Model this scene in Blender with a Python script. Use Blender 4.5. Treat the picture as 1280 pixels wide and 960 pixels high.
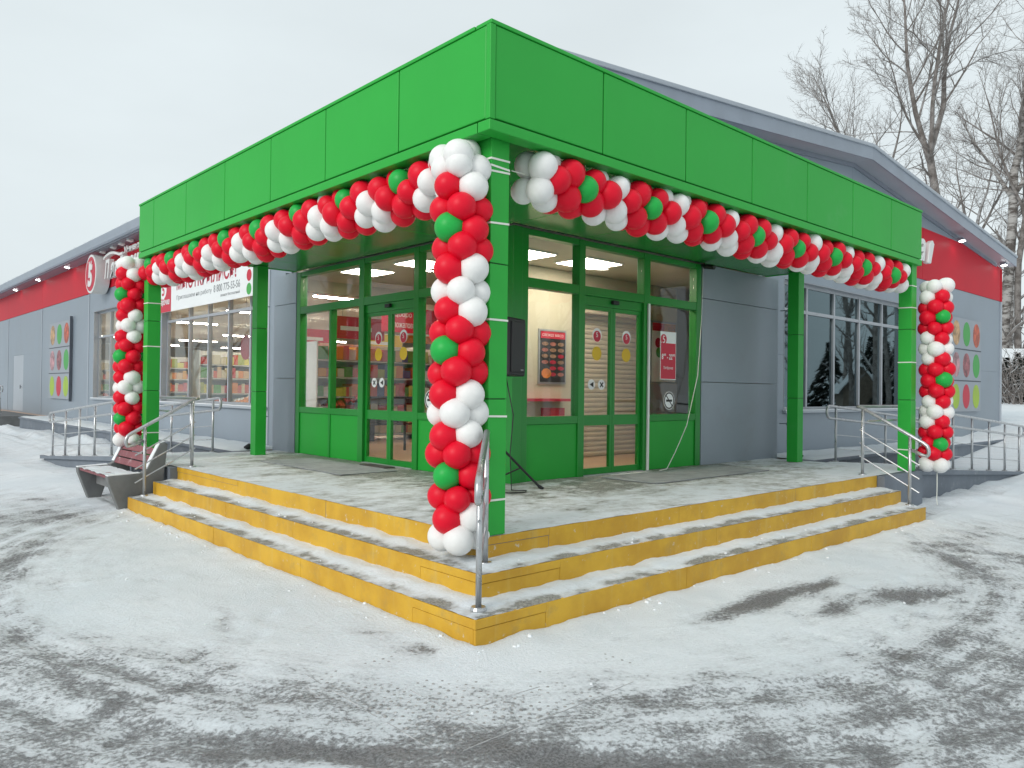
import bpy, bmesh, math, random
import numpy as np
from mathutils import Vector, Matrix, Quaternion, noise

for o in list(bpy.data.objects): bpy.data.objects.remove(o)
SC = bpy.context.scene
COL = SC.collection
RAD = math.radians

# ------------------------------------------------------------------ camera
# X runs along the right facade, Y along the left facade, origin at the foot of the front step corner
F_PX, YAW, PIT, ROLL = 961.84, 0.8273, 0.0088, 0.0122
CAM = Vector((-2.972, -3.529, 1.55))
_F = Vector((math.cos(YAW), math.sin(YAW), 0)); RIGHT = Vector((math.sin(YAW), -math.cos(YAW), 0)); _U = Vector((0, 0, 1))
_F2 = _F*math.cos(PIT)+_U*math.sin(PIT); _U2 = _U*math.cos(PIT)-_F*math.sin(PIT)
_R3 = RIGHT*math.cos(ROLL)+_U2*math.sin(ROLL); _U3 = _U2*math.cos(ROLL)-RIGHT*math.sin(ROLL)
cd = bpy.data.cameras.new('camera'); cam = bpy.data.objects.new('camera', cd); COL.objects.link(cam)
cd.sensor_width = 36; cd.lens = F_PX/1280*36; cd.clip_start = .05; cd.clip_end = 2000
m = Matrix.Identity(4)
for i in range(3):
    m[i][0], m[i][1], m[i][2], m[i][3] = _R3[i], _U3[i], -_F2[i], CAM[i]
cam.matrix_world = m
SC.camera = cam

# ------------------------------------------------------------------ overcast sky, sun, exposure
SUN_EL, SUN_AZ = RAD(29), RAD(187)           # direction to the veiled sun (angle from +X, counter-clockwise)
W = bpy.data.worlds.new('World'); SC.world = W; W.use_nodes = True
nt = W.node_tree; nt.nodes.clear()
wo = nt.nodes.new('ShaderNodeOutputWorld'); bg = nt.nodes.new('ShaderNodeBackground')
sky = nt.nodes.new('ShaderNodeTexSky'); sky.sky_type = 'NISHITA'; sky.sun_disc = False
sky.sun_elevation = SUN_EL; sky.sun_rotation = math.pi/2-SUN_AZ; sky.dust_density = 4; sky.air_density = 1.0
hs = nt.nodes.new('ShaderNodeHueSaturation'); hs.inputs['Saturation'].default_value = .25
mx = nt.nodes.new('ShaderNodeMix'); mx.data_type = 'RGBA'
mx.inputs[0].default_value = .88
mx.inputs[7].default_value = (8.1, 8.95, 9.25, 1)
nt.links.new(sky.outputs[0], hs.inputs['Color']); nt.links.new(hs.outputs[0], mx.inputs[6])
tcw = nt.nodes.new('ShaderNodeTexCoord'); nw = nt.nodes.new('ShaderNodeTexNoise'); nw.inputs['Scale'].default_value = 2.2; nw.inputs['Detail'].default_value = 5
mw = nt.nodes.new('ShaderNodeMapping'); mw.inputs['Scale'].default_value = (1, 1, 2.5)
nt.links.new(tcw.outputs['Generated'], mw.inputs[0]); nt.links.new(mw.outputs[0], nw.inputs['Vector'])
rw = nt.nodes.new('ShaderNodeMapRange'); rw.inputs[1].default_value = .3; rw.inputs[2].default_value = .7; rw.inputs[3].default_value = .94; rw.inputs[4].default_value = 1.05
nt.links.new(nw.outputs[0], rw.inputs[0])
vm = nt.nodes.new('ShaderNodeVectorMath'); vm.operation = 'SCALE'; nt.links.new(mx.outputs[2], vm.inputs[0]); nt.links.new(rw.outputs[0], vm.inputs['Scale'])
nt.links.new(vm.outputs[0], bg.inputs[0]); bg.inputs[1].default_value = .098
nt.links.new(bg.outputs[0], wo.inputs[0])
sl = bpy.data.lights.new('sun', 'SUN'); sl.energy = 1.5; sl.angle = RAD(25); sl.color = (1, .97, .93)
so = bpy.data.objects.new('sun', sl); COL.objects.link(so)
sd = Vector((math.cos(SUN_EL)*math.cos(SUN_AZ), math.cos(SUN_EL)*math.sin(SUN_AZ), math.sin(SUN_EL)))
so.rotation_euler = sd.to_track_quat('Z', 'Y').to_euler(); so.location = sd*60
SC.view_settings.view_transform = 'Standard'; SC.view_settings.look = 'None'
SC.view_settings.exposure = .07; SC.view_settings.gamma = 1
SC.render.engine = 'CYCLES'
SC.cycles.max_bounces = 6; SC.cycles.diffuse_bounces = 3; SC.cycles.glossy_bounces = 4; SC.cycles.transparent_max_bounces = 10
SC.cycles.caustics_reflective = False; SC.cycles.caustics_refractive = False
SC.cycles.sample_clamp_indirect = 6

# ------------------------------------------------------------------ materials
M = {}
def nodes(name):
    m = bpy.data.materials.new(name); m.use_nodes = True
    t = m.node_tree; b = t.nodes['Principled BSDF']
    M[name] = m
    return m, t, b
def N(t, typ, **kw):
    n = t.nodes.new(typ)
    for k, v in kw.items():
        if k.startswith('i_'):
            n.inputs[k[2:].replace('_', ' ')].default_value = v
        else: setattr(n, k, v)
    return n
def L(t, a, b): t.links.new(a, b)
def mth(t, op, a, b=None, c=None, clamp=False):
    n = t.nodes.new('ShaderNodeMath'); n.operation = op; n.use_clamp = clamp
    for i, v in enumerate((a, b, c)):
        if v is None: continue
        if hasattr(v, 'is_linked') or hasattr(v, 'links'): t.links.new(v, n.inputs[i])
        else: n.inputs[i].default_value = v
    return n.outputs[0]
def mixc(t, f, a, b):
    n = t.nodes.new('ShaderNodeMix'); n.data_type = 'RGBA'
    for i, v in ((0, f), (6, a), (7, b)):
        if hasattr(v, 'links'): t.links.new(v, n.inputs[i])
        elif i == 0: n.inputs[0].default_value = v
        else: n.inputs[i].default_value = (*v[:3], 1)
    return n.outputs[2]
def sstep(t, v, a, b):
    n = t.nodes.new('ShaderNodeMapRange'); n.interpolation_type = 'SMOOTHSTEP'
    t.links.new(v, n.inputs[0]); n.inputs[1].default_value = a; n.inputs[2].default_value = b
    return n.outputs[0]
def noi(t, vec, scale, detail=4, rough=.55):
    n = t.nodes.new('ShaderNodeTexNoise'); n.inputs['Scale'].default_value = scale
    n.inputs['Detail'].default_value = detail; n.inputs['Roughness'].default_value = rough
    if vec is not None: t.links.new(vec, n.inputs['Vector'])
    return n.outputs[0]
def bump(t, b, h, strength=.3, dist=.01):
    n = t.nodes.new('ShaderNodeBump'); n.inputs['Strength'].default_value = strength; n.inputs['Distance'].default_value = dist
    t.links.new(h, n.inputs['Height']); t.links.new(n.outputs[0], b.inputs['Normal'])
def pmat(name, col, rough=.5, metal=0., var=.12, scale=2.5, bmp=0, bscale=60, coat=0, dirt=None, spec=.5, sub=0, rvar=.2):
    m, t, b = nodes(name)
    tc = N(t, 'ShaderNodeTexCoord').outputs['Object']
    n1 = noi(t, tc, scale, 6, .6)
    lo = tuple(c*(1-var) for c in col); hi = tuple(min(1, c*(1+var)) for c in col)
    c = mixc(t, sstep(t, n1, .3, .7), lo, hi)
    if dirt:
        dc, amt, ds = dirt
        d = noi(t, tc, ds, 8, .7)
        c = mixc(t, mth(t, 'MULTIPLY', sstep(t, d, .56, .72), amt), c, dc)
    L(t, c, b.inputs['Base Color'])
    r = mth(t, 'ADD', mth(t, 'MULTIPLY', mth(t, 'SUBTRACT', n1, .5), rvar), rough, clamp=True)
    L(t, r, b.inputs['Roughness'])
    b.inputs['Metallic'].default_value = metal
    b.inputs['Coat Weight'].default_value = coat; b.inputs['Coat Roughness'].default_value = .12
    b.inputs['Specular IOR Level'].default_value = spec
    if sub:
        b.inputs['Subsurface Weight'].default_value = sub; b.inputs['Subsurface Radius'].default_value = (.03, .03, .03)
    if bmp: bump(t, b, noi(t, tc, bscale, 4), bmp, .004 if bscale > 2 else .03)
    return m
def emat(name, col, s):
    m, t, b = nodes(name)
    b.inputs['Base Color'].default_value = (*col, 1)
    b.inputs['Emission Color'].default_value = (*col, 1); b.inputs['Emission Strength'].default_value = s
    return m
def glassmat(name, tint, boost=1.15, base=.03, refl=(.95, .97, .97)):
    m, t, b = nodes(name)
    t.nodes.remove(b)
    out = t.nodes['Material Output']
    tr = N(t, 'ShaderNodeBsdfTransparent'); tr.inputs[0].default_value = (*tint, 1)
    gl = N(t, 'ShaderNodeBsdfGlossy'); gl.inputs['Roughness'].default_value = .015; gl.inputs[0].default_value = (*refl, 1)
    fr = N(t, 'ShaderNodeFresnel'); gm = N(t, 'ShaderNodeNewGeometry')
    L(t, mth(t, 'SUBTRACT', 1.5, mth(t, 'MULTIPLY', gm.outputs['Backfacing'], 1.5-1/1.5)), fr.inputs[0])
    tc = N(t, 'ShaderNodeTexCoord').outputs['Object']
    bn = N(t, 'ShaderNodeBump'); bn.inputs['Strength'].default_value = .035; bn.inputs['Distance'].default_value = .02
    L(t, noi(t, tc, 1.3, 2), bn.inputs['Height']); L(t, bn.outputs[0], gl.inputs['Normal'])
    f = mth(t, 'ADD', mth(t, 'MULTIPLY', fr.outputs[0], boost), base, clamp=True)
    mix = N(t, 'ShaderNodeMixShader'); L(t, f, mix.inputs[0]); L(t, tr.outputs[0], mix.inputs[1]); L(t, gl.outputs[0], mix.inputs[2])
    L(t, mix.outputs[0], out.inputs[0])
    return m

pmat('green_panel', (.024, .385, .046), .42, 0, .05, .5, .35, .9, spec=.32, rvar=.08, dirt=((.10, .40, .13), .25, .8))
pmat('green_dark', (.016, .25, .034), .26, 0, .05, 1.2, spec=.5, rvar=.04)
pmat('green_frame', (.012, .235, .028), .30, 0, .04, 1, spec=.45, rvar=.03)
pmat('green_infill', (.015, .33, .034), .42, 0, .04, 1.2, .03, 8, spec=.35, rvar=.05)
pmat('seam_dark', (.012, .06, .016), .7)
pmat('grey_panel', (.27, .315, .365), .42, .05, .06, .6, .25, .8, dirt=((.22, .22, .22), .25, 1.3))
pmat('grey_light', (.42, .455, .50), .4, .1, .05, 1.5)
pmat('grey_trim', (.24, .265, .315), .4, .1, .06, 1.5)
pmat('grey_seam', (.10, .11, .13), .7)
pmat('red_panel', (.60, .012, .030), .5, 0, .04, .8, spec=.16, rvar=.05)
pmat('roof_metal', (.32, .36, .42), .38, .25, .07, 1.5)
pmat('aluminium', (.42, .44, .47), .38, .35, .06, 4)
pmat('steel', (.50, .51, .52), .30, .8, .10, 12, .1, 80, dirt=((.75, .78, .80), .45, 9))
pmat('concrete', (.185, .19, .19), .85, 0, .16, 3, .35, 40, dirt=((.12, .12, .12), .5, 4))
pmat('plinth', (.17, .195, .23), .7, 0, .12, 2, .2, 40, dirt=((.42, .44, .46), .35, 3))
pmat('wood_red', (.235, .075, .085), .6, 0, .22, 6, .3, 30, dirt=((.72, .70, .70), .5, 10))
pmat('black_plastic', (.012, .012, .013), .5, 0, .2, 10)
pmat('black_metal', (.02, .02, .022), .45, .3, .2, 10)
pmat('white_paint', (.78, .78, .76), .45, 0, .04, 3)
pmat('white_print', (.80, .82, .82), .5, 0, .02, 1)
pmat('ribbon_white', (.80, .82, .74), .45, 0, .05, 9)
pmat('red_print', (.56, .02, .05), .5, 0, .04, 2)
pmat('red_print_dark', (.42, .012, .04), .5, 0, .05, 2)
pmat('grey_print', (.28, .29, .30), .5, 0, .05, 2)
pmat('green_print', (.06, .36, .07), .5, 0, .05, 2)
pmat('lime_print', (.36, .52, .04), .5, 0, .08, 2)
pmat('yellow_print', (.70, .46, .015), .5, 0, .05, 2)
pmat('black_print', (.02, .02, .02), .6)
pmat('balloon_red', (.74, .005, .026), .42, 0, .03, 2, spec=.22, sub=.06)
pmat('balloon_white', (.82, .81, .79), .45, 0, .03, 2, spec=.22, sub=.15)
pmat('balloon_green', (.018, .40, .065), .40, 0, .03, 2, spec=.25, sub=.06)
pmat('interior_wall', (.58, .55, .42), .7, 0, .04, 1)
pmat('interior_ceiling', (.62, .60, .52), .8, 0, .04, 1)
pmat('interior_floor', (.55, .36, .24), .35, 0, .10, 2)
pmat('shutter', (.66, .56, .42), .5, 0, .05, 4)
pmat('plain_beige', (.62, .52, .38), .6)
pmat('rubber_mat', (.30, .32, .33), .85, 0, .15, 6, .4, 90, dirt=((.55, .57, .58), .5, 5))
pmat('dark_mat', (.07, .065, .06), .9, 0, .2, 8)
pmat('wood_dark', (.05, .042, .036), .8, 0, .25, 5)
pmat('house_wall', (.16, .13, .10), .8, 0, .2, 3)
pmat('asphalt_joint', (.46, .46, .46), .9, 0, .3, 12)
emat('lamp_cool', (1, .93, .80), 66)
emat('lamp_warm', (1, .90, .74), 19)
emat('lamp_flood', (1, .99, .96), 14)
glassmat('glass_clear', (.97, .97, .97), .62, .0)
glassmat('glass_dark', (.30, .34, .35), 1.5, .06, (.60, .76, .82))
glassmat('glass_grey', (.93, .94, .92), .75, .01)

# yellow painted concrete, chipped and dirty near the joints
m_, t, b = nodes('yellow_paint')
tc = N(t, 'ShaderNodeTexCoord').outputs['Object']
n1 = noi(t, tc, 2.2, 6, .6); n2 = noi(t, tc, 14, 8, .7); n3 = noi(t, tc, 5, 10, .75)
c = mixc(t, sstep(t, n1, .3, .7), (.52, .275, .014), (.68, .40, .026))
c = mixc(t, mth(t, 'MULTIPLY', sstep(t, n3, .52, .70), .55), c, (.42, .27, .07))
c = mixc(t, mth(t, 'MULTIPLY', sstep(t, n2, .62, .68), .75), c, (.60, .56, .46))
mpz = N(t, 'ShaderNodeMapping'); mpz.inputs['Scale'].default_value = (9, 9, .7); L(t, tc, mpz.inputs[0])
c = mixc(t, mth(t, 'MULTIPLY', sstep(t, noi(t, mpz.outputs[0], 1, 6, .65), .55, .72), .4), c, (.62, .47, .16))
L(t, c, b.inputs['Base Color']); b.inputs['Roughness'].default_value = .55
bump(t, b, n2, .25, .006)

# snow-and-ground materials; the attribute "wear" (0 fresh snow .. 1 swept bare) is set per vertex
def snowmat(name, bare, mid, polar=False, fine=18., k_streak=.45, k_fine=.75, k_big=.25, t0=.585, t1=.66, t2=.20, t3=.75):
    m, t, b = nodes(name)
    tc = N(t, 'ShaderNodeTexCoord').outputs['Object']
    at = N(t, 'ShaderNodeAttribute', attribute_name='wear').outputs['Fac']
    if polar:
        sep = N(t, 'ShaderNodeSeparateXYZ'); L(t, tc, sep.inputs[0])
        dx = mth(t, 'SUBTRACT', sep.outputs[0], 2.55); dy = mth(t, 'SUBTRACT', sep.outputs[1], 2.73)
        r = mth(t, 'SQRT', mth(t, 'ADD', mth(t, 'MULTIPLY', dx, dx), mth(t, 'MULTIPLY', dy, dy)))
        th = mth(t, 'MULTIPLY', mth(t, 'ARCTAN2', mth(t, 'MULTIPLY', dy, -1), mth(t, 'MULTIPLY', dx, -1)), 5.0)
        cmb = N(t, 'ShaderNodeCombineXYZ'); L(t, th, cmb.inputs[0]); L(t, mth(t, 'MULTIPLY', r, 5.5), cmb.inputs[1])
        st = noi(t, cmb.outputs[0], 1.0, 7, .68)
        cm2 = N(t, 'ShaderNodeCombineXYZ'); L(t, mth(t, 'MULTIPLY', th, 2.6), cm2.inputs[0]); L(t, mth(t, 'MULTIPLY', r, 21.), cm2.inputs[1])
        st = mth(t, 'ADD', mth(t, 'MULTIPLY', st, .68), mth(t, 'MULTIPLY', noi(t, cm2.outputs[0], 1.0, 5, .7), .32))
    else:
        mp = N(t, 'ShaderNodeMapping'); mp.inputs['Scale'].default_value = (1.2, 2.2, 1); mp.inputs['Rotation'].default_value = (0, 0, RAD(40)); L(t, tc, mp.inputs[0])
        st = noi(t, mp.outputs[0], 2.6, 7, .66)
    big = noi(t, tc, .55, 4); fi = noi(t, tc, fine, 9, .72); gr = noi(t, tc, 75, 4, .7); md = noi(t, tc, 3.4, 8, .66)
    v = mth(t, 'ADD', at, mth(t, 'MULTIPLY', mth(t, 'SUBTRACT', st, .5), k_streak*2))
    v = mth(t, 'ADD', v, mth(t, 'MULTIPLY', mth(t, 'SUBTRACT', big, .5), k_big*2))
    v = mth(t, 'ADD', v, mth(t, 'MULTIPLY', mth(t, 'SUBTRACT', md, .5), .7))
    fg = mth(t, 'ADD', mth(t, 'MULTIPLY', fi, .72), mth(t, 'MULTIPLY', gr, .28))
    # speckles of bare ground, denser where the snow is worn
    f2 = sstep(t, mth(t, 'ADD', fg, mth(t, 'MULTIPLY', mth(t, 'SUBTRACT', v, .5), k_fine)), t0, t1)
    f1 = sstep(t, mth(t, 'ADD', v, mth(t, 'MULTIPLY', mth(t, 'SUBTRACT', fg, .5), 1.1)), t2, t3)
    snow = mixc(t, sstep(t, big, .35, .65), (.71, .765, .80), (.79, .83, .855))
    midc = mixc(t, sstep(t, gr, .35, .65), tuple(x*.85 for x in mid), tuple(min(1, x*1.12) for x in mid))
    c = mixc(t, f1, snow, midc)
    c = mixc(t, f2, c, mixc(t, sstep(t, gr, .4, .6), tuple(x*.7 for x in bare), tuple(x*1.5 for x in bare)))
    L(t, c, b.inputs['Base Color'])
    L(t, mth(t, 'SUBTRACT', .72, mth(t, 'MULTIPLY', f2, .22)), b.inputs['Roughness'])
    b.inputs['Specular IOR Level'].default_value = .3
    h = mth(t, 'ADD', mth(t, 'MULTIPLY', f2, -.6), mth(t, 'ADD', mth(t, 'MULTIPLY', f1, -.25), mth(t, 'ADD', mth(t, 'MULTIPLY', fi, .9), mth(t, 'MULTIPLY', gr, .3))))
    bump(t, b, h, .7, .024)
    return m
snowmat('ground_snow', (.17, .17, .173), (.50, .52, .535), True, 38., t0=.53, t1=.72)
snowmat('tread_snow', (.27, .275, .26), (.46, .465, .45), False, 15, .3, .8, .15)
snowmat('floor_snow', (.21, .22, .20), (.40, .415, .39), False, 11, .5, .7, .25)
pmat('snow', (.80, .83, .85), .75, 0, .05, 2, .5, 25)

m_, t, b = nodes('bark')
geo = N(t, 'ShaderNodeNewGeometry'); sep = N(t, 'ShaderNodeSeparateXYZ'); L(t, geo.outputs['Normal'], sep.inputs[0])
tc = N(t, 'ShaderNodeTexCoord').outputs['Object']
nb = noi(t, tc, 3, 6, .7)
c = mixc(t, sstep(t, nb, .38, .62), (.13, .112, .10), (.27, .245, .23))
c = mixc(t, mth(t, 'MULTIPLY', sstep(t, mth(t, 'ADD', sep.outputs[2], mth(t, 'MULTIPLY', mth(t, 'SUBTRACT', nb, .5), .9)), .25, .7), .75), c, (.66, .68, .70))
L(t, c, b.inputs['Base Color']); b.inputs['Roughness'].default_value = .9
m_, t, b = nodes('birch_bark')
tc = N(t, 'ShaderNodeTexCoord').outputs['Object']
mp = N(t, 'ShaderNodeMapping'); mp.inputs['Scale'].default_value = (1, 1, 3); L(t, tc, mp.inputs[0])
nb = noi(t, mp.outputs[0], 1.6, 7, .7)
c = mixc(t, sstep(t, nb, .42, .58), (.10, .085, .075), (.42, .40, .38))
L(t, c, b.inputs['Base Color']); b.inputs['Roughness'].default_value = .85
# printed goods: colour per face
m_, t, b = nodes('goods')
at = N(t, 'ShaderNodeAttribute', attribute_name='tint'); L(t, at.outputs['Color'], b.inputs['Base Color']); b.inputs['Roughness'].default_value = .5

# ------------------------------------------------------------------ mesh builder
class MB:
    def __init__(s): s.v = []; s.f = []; s.m = []
    def poly(s, pts, mi=0):
        i = len(s.v); s.v += [tuple(p) for p in pts]; s.f.append(tuple(range(i, i+len(pts)))); s.m.append(mi)
    def box(s, a, b_, mi=0):
        x0, y0, z0 = (min(a[i], b_[i]) for i in range(3)); x1, y1, z1 = (max(a[i], b_[i]) for i in range(3))
        i = len(s.v)
        s.v += [(x0,y0,z0),(x1,y0,z0),(x1,y1,z0),(x0,y1,z0),(x0,y0,z1),(x1,y0,z1),(x1,y1,z1),(x0,y1,z1)]
        for q in ((0,3,2,1),(4,5,6,7),(0,1,5,4),(1,2,6,5),(2,3,7,6),(3,0,4,7)):
            s.f.append(tuple(i+k for k in q)); s.m.append(mi)
    def prism(s, pts, d, mi=0):
        """closed polygon (3D points) extruded by vector d"""
        n = len(pts); i = len(s.v); d = Vector(d)
        s.v += [tuple(p) for p in pts] + [tuple(Vector(p)+d) for p in pts]
        s.f.append(tuple(range(i, i+n))[::-1]); s.m.append(mi)
        s.f.append(tuple(range(i+n, i+2*n))); s.m.append(mi)
        for k in range(n):
            s.f.append((i+k, i+(k+1) % n, i+n+(k+1) % n, i+n+k)); s.m.append(mi)
    def tube(s, pts, r, sides=10, cap=True, mi=0):
        pts = [Vector(p) for p in pts]; n = len(pts)
        rs = r if isinstance(r, (list, tuple)) else [r]*n
        t0 = (pts[1]-pts[0]).normalized()
        up = Vector((0, 0, 1)) if abs(t0.z) < .9 else Vector((1, 0, 0))
        a = t0.cross(up).normalized(); i0 = len(s.v)
        for k in range(n):
            if k == 0: tg = pts[1]-pts[0]
            elif k == n-1: tg = pts[-1]-pts[-2]
            else: tg = (pts[k]-pts[k-1]).normalized()+(pts[k+1]-pts[k]).normalized()
            if tg.length < 1e-9: tg = t0
            tg.normalize()
            a = (a-tg*a.dot(tg))
            if a.length < 1e-6: a = tg.orthogonal()
            a.normalize(); bb = tg.cross(a)
            for j in range(sides):
                w = 2*math.pi*j/sides
                s.v.append(tuple(pts[k]+(a*math.cos(w)+bb*math.sin(w))*rs[k]))
        for k in range(n-1):
            for j in range(sides):
                j2 = (j+1) % sides
                s.f.append((i0+k*sides+j, i0+k*sides+j2, i0+(k+1)*sides+j2, i0+(k+1)*sides+j)); s.m.append(mi)
        if cap:
            s.f.append(tuple(i0+j for j in range(sides))[::-1]); s.m.append(mi)
            s.f.append(tuple(i0+(n-1)*sides+j for j in range(sides))); s.m.append(mi)
    def mesh(s, name, mats, smooth=False, fix=True):
        me = bpy.data.meshes.new(name); me.from_pydata(s.v, [], s.f)
        for x in (mats if isinstance(mats, (list, tuple)) else [mats]): me.materials.append(M[x])
        if any(s.m): me.polygons.foreach_set('material_index', s.m)
        if smooth: me.polygons.foreach_set('use_smooth', [True]*len(s.f))
        if fix:
            bm = bmesh.new(); bm.from_mesh(me); bmesh.ops.recalc_face_normals(bm, faces=bm.faces); bm.to_mesh(me); bm.free()
        me.update()
        return me

BASE = {}
def tag(o, label, cat=None, group=None, kind=None):
    if label: o['label'] = label
    if cat: o['category'] = cat
    if group: o['group'] = group
    if kind: o['kind'] = kind
    return o
def thing(name, loc, label, cat, group=None, kind=None):
    o = bpy.data.objects.new(name, None); COL.objects.link(o); o.location = loc; o.empty_display_size = .1
    BASE[o.name] = Vector(loc)
    return tag(o, label, cat, group, kind)
def obj(name, mesh, parent=None, at=None):
    """mesh given in world coordinates (or around `at`)"""
    o = bpy.data.objects.new(name, mesh); COL.objects.link(o)
    w = Vector(at) if at is not None else Vector((0, 0, 0))
    if parent is not None:
        o.parent = parent
        o.location = w-BASE[parent.name]
    else: o.location = w
    BASE[o.name] = w
    return o
def part(name, mb, mats, parent, smooth=False, bevel=0, fix=True):
    o = obj(name, mb.mesh(name, mats, smooth, fix), parent)
    if bevel:
        bv = o.modifiers.new('bevel', 'BEVEL'); bv.width = bevel; bv.segments = 2; bv.limit_method = 'ANGLE'
    return o
def struct(name, mb, mats, smooth=False, bevel=0):
    o = part(name, mb, mats, None, smooth, bevel); o['kind'] = 'structure'; return o
def boxpart(name, a, b_, mat, parent, bevel=0):
    mb = MB(); mb.box(a, b_); return part(name, mb, mat, parent, bevel=bevel)

# a facade point: axis 'Y' = right facade (plane Y = n, u = X), axis 'X' = left facade (plane X = n, u = Y)
def fp(ax, n, u, z): return (u, n, z) if ax == 'Y' else (n, u, z)
def fbox(mb, ax, n0, n1, u0, u1, z0, z1, mi=0): mb.box(fp(ax, n0, u0, z0), fp(ax, n1, u1, z1), mi)
def frame_mat(ax, n, u, z):
    """text/plane placement: local x to the viewer's right, y up, z towards the viewer"""
    if ax == 'Y': return Matrix(((1,0,0,u),(0,0,-1,n),(0,1,0,z),(0,0,0,1)))
    return Matrix(((0,0,-1,n),(-1,0,0,u),(0,1,0,z),(0,0,0,1)))
def text_mesh(s, name, mat, width=None, height=None, extrude=.002, shear=0, bold=0, fit=True):
    cu = bpy.data.curves.new(name, 'FONT'); cu.body = s; cu.extrude = extrude; cu.shear = shear; cu.offset = bold
    cu.align_x = 'LEFT'; cu.resolution_u = 4
    to = bpy.data.objects.new(name, cu); COL.objects.link(to)
    dg = bpy.context.evaluated_depsgraph_get(); dg.update()
    me = bpy.data.meshes.new_from_object(to.evaluated_get(dg))
    bpy.data.objects.remove(to); bpy.data.curves.remove(cu)
    me.name = name
    n = len(me.vertices)
    co = np.zeros(n*3); me.vertices.foreach_get('co', co); co = co.reshape(-1, 3)
    lo = co.min(0); hi = co.max(0)
    co[:, 0] -= lo[0]; co[:, 1] -= lo[1]
    sx = (width/(hi[0]-lo[0])) if width else None; sy = (height/(hi[1]-lo[1])) if height else None
    sx = sx or sy or 1; sy = sy or sx
    co[:, 0] *= sx; co[:, 1] *= sy
    me.vertices.foreach_set('co', co.ravel()); me.materials.clear(); me.materials.append(M[mat]); me.update()
    return me
def put_text(s, name, mat, parent, ax, n, u, z, **kw):
    me = text_mesh(s, name, mat, **kw); me.transform(frame_mat(ax, n, u, z)); me.update()
    return obj(name, me, parent)
def disc(mb, ax, n, u, z, ru, rz, th=.002, seg=28, mi=0, a0=0, a1=2*math.pi):
    """thin round plate standing out from plane n towards the viewer"""
    pts = [fp(ax, n, u+ru*math.cos(a0+(a1-a0)*k/seg), z+rz*math.sin(a0+(a1-a0)*k/seg)) for k in range(seg)]
    d = fp(ax, -th, 0, 0)
    mb.prism(pts, d, mi)
def ring(mb, ax, n, u, z, r0, r1, th=.002, seg=32, a0=0., a1=2*math.pi, sq=1.):
    for k in range(seg):
        w0 = a0+(a1-a0)*k/seg; w1 = a0+(a1-a0)*(k+1)/seg
        q = [fp(ax, n, u+sq*r*math.cos(w), z+r*math.sin(w)) for r, w in ((r0, w0), (r1, w0), (r1, w1), (r0, w1))]
        mb.prism(q, fp(ax, -th, 0, 0))

def fbm(x, y, z=0, o=4):
    return noise.fractal((x, y, z), 1.0, 2.0, o)
def sm(a, b_, x):
    t = min(1, max(0, (x-a)/(b_-a))); return t*t*(3-2*t)

# ------------------------------------------------------------------ key measures
TR, R1, RS = .297, .175, .1684             # tread, first riser, other risers
Z1, Z2, ZP = R1, R1+RS, R1+2*RS            # tread heights, platform
LR, LLF = 7.25, 6.72                       # ends of the stairs along X and along Y
PE = 2*TR                                  # platform edge
PEND = 8.55                                # platform end where the ramps begin
VX, VY = 2.85, 2.80                        # vestibule glass planes
VEND = 8.72
MW = 3.15                                  # main walls
CC, CZB, CZT, CRX, CLY = .456, 3.342, 4.103, 8.337, 7.98   # canopy

# ------------------------------------------------------------------ ground
def ground_z(x, y):
    z = .8*sm(11, 24, x)*sm(-14, 1, y) + .75*sm(24, 46, x)*sm(-25, 0, y)
    z += .014*fbm(x*1.3, y*1.3, 3)+.005*fbm(x*7, y*7, 5, 3)*(1 if abs(x) < 12 and abs(y) < 12 else .3)
    # snow pushed against the stairs
    d = 9.
    if -.8 < x < 8 and y < .02: d = min(d, abs(y))
    if -.8 < y < 8 and x < .02: d = min(d, abs(x))
    if x < 0 and y < 0: d = math.hypot(x, y)
    if d < .6: z += (.030+.018*fbm(x*4, y*4, 9))*math.exp(-d/.16)
    # drift in front of the right ramp and the left ramp
    if x > 7.2 and -.9 < y < .8: z += .07*sm(7.4, 9.5, x)*(1-sm(12, 15, x))*sm(-.9, .5, y)*(1+.7*fbm(x*2, y*2, 1))
    if y > 7 and x < .8 and x > -1.2: z += .10*sm(8.0, 9.5, y)*(1-sm(11.0, 13.5, y))*sm(-1.2, .5, x)
    # ploughed bank under the left walkway
    if 12 < y < 34 and .2 < x < 2.6:
        z += (.22+.20*fbm(x*1.7, y*1.7, 7))*sm(.3, 1.9, x)*sm(12.5, 15, y)*(1-.6*sm(24, 32, y))
    r = math.hypot(x-2.55, y-2.73)
    z -= .006*math.exp(-((r-5.1)/.22)**2)
    return z
CEN = (2.55, 2.73)
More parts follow.
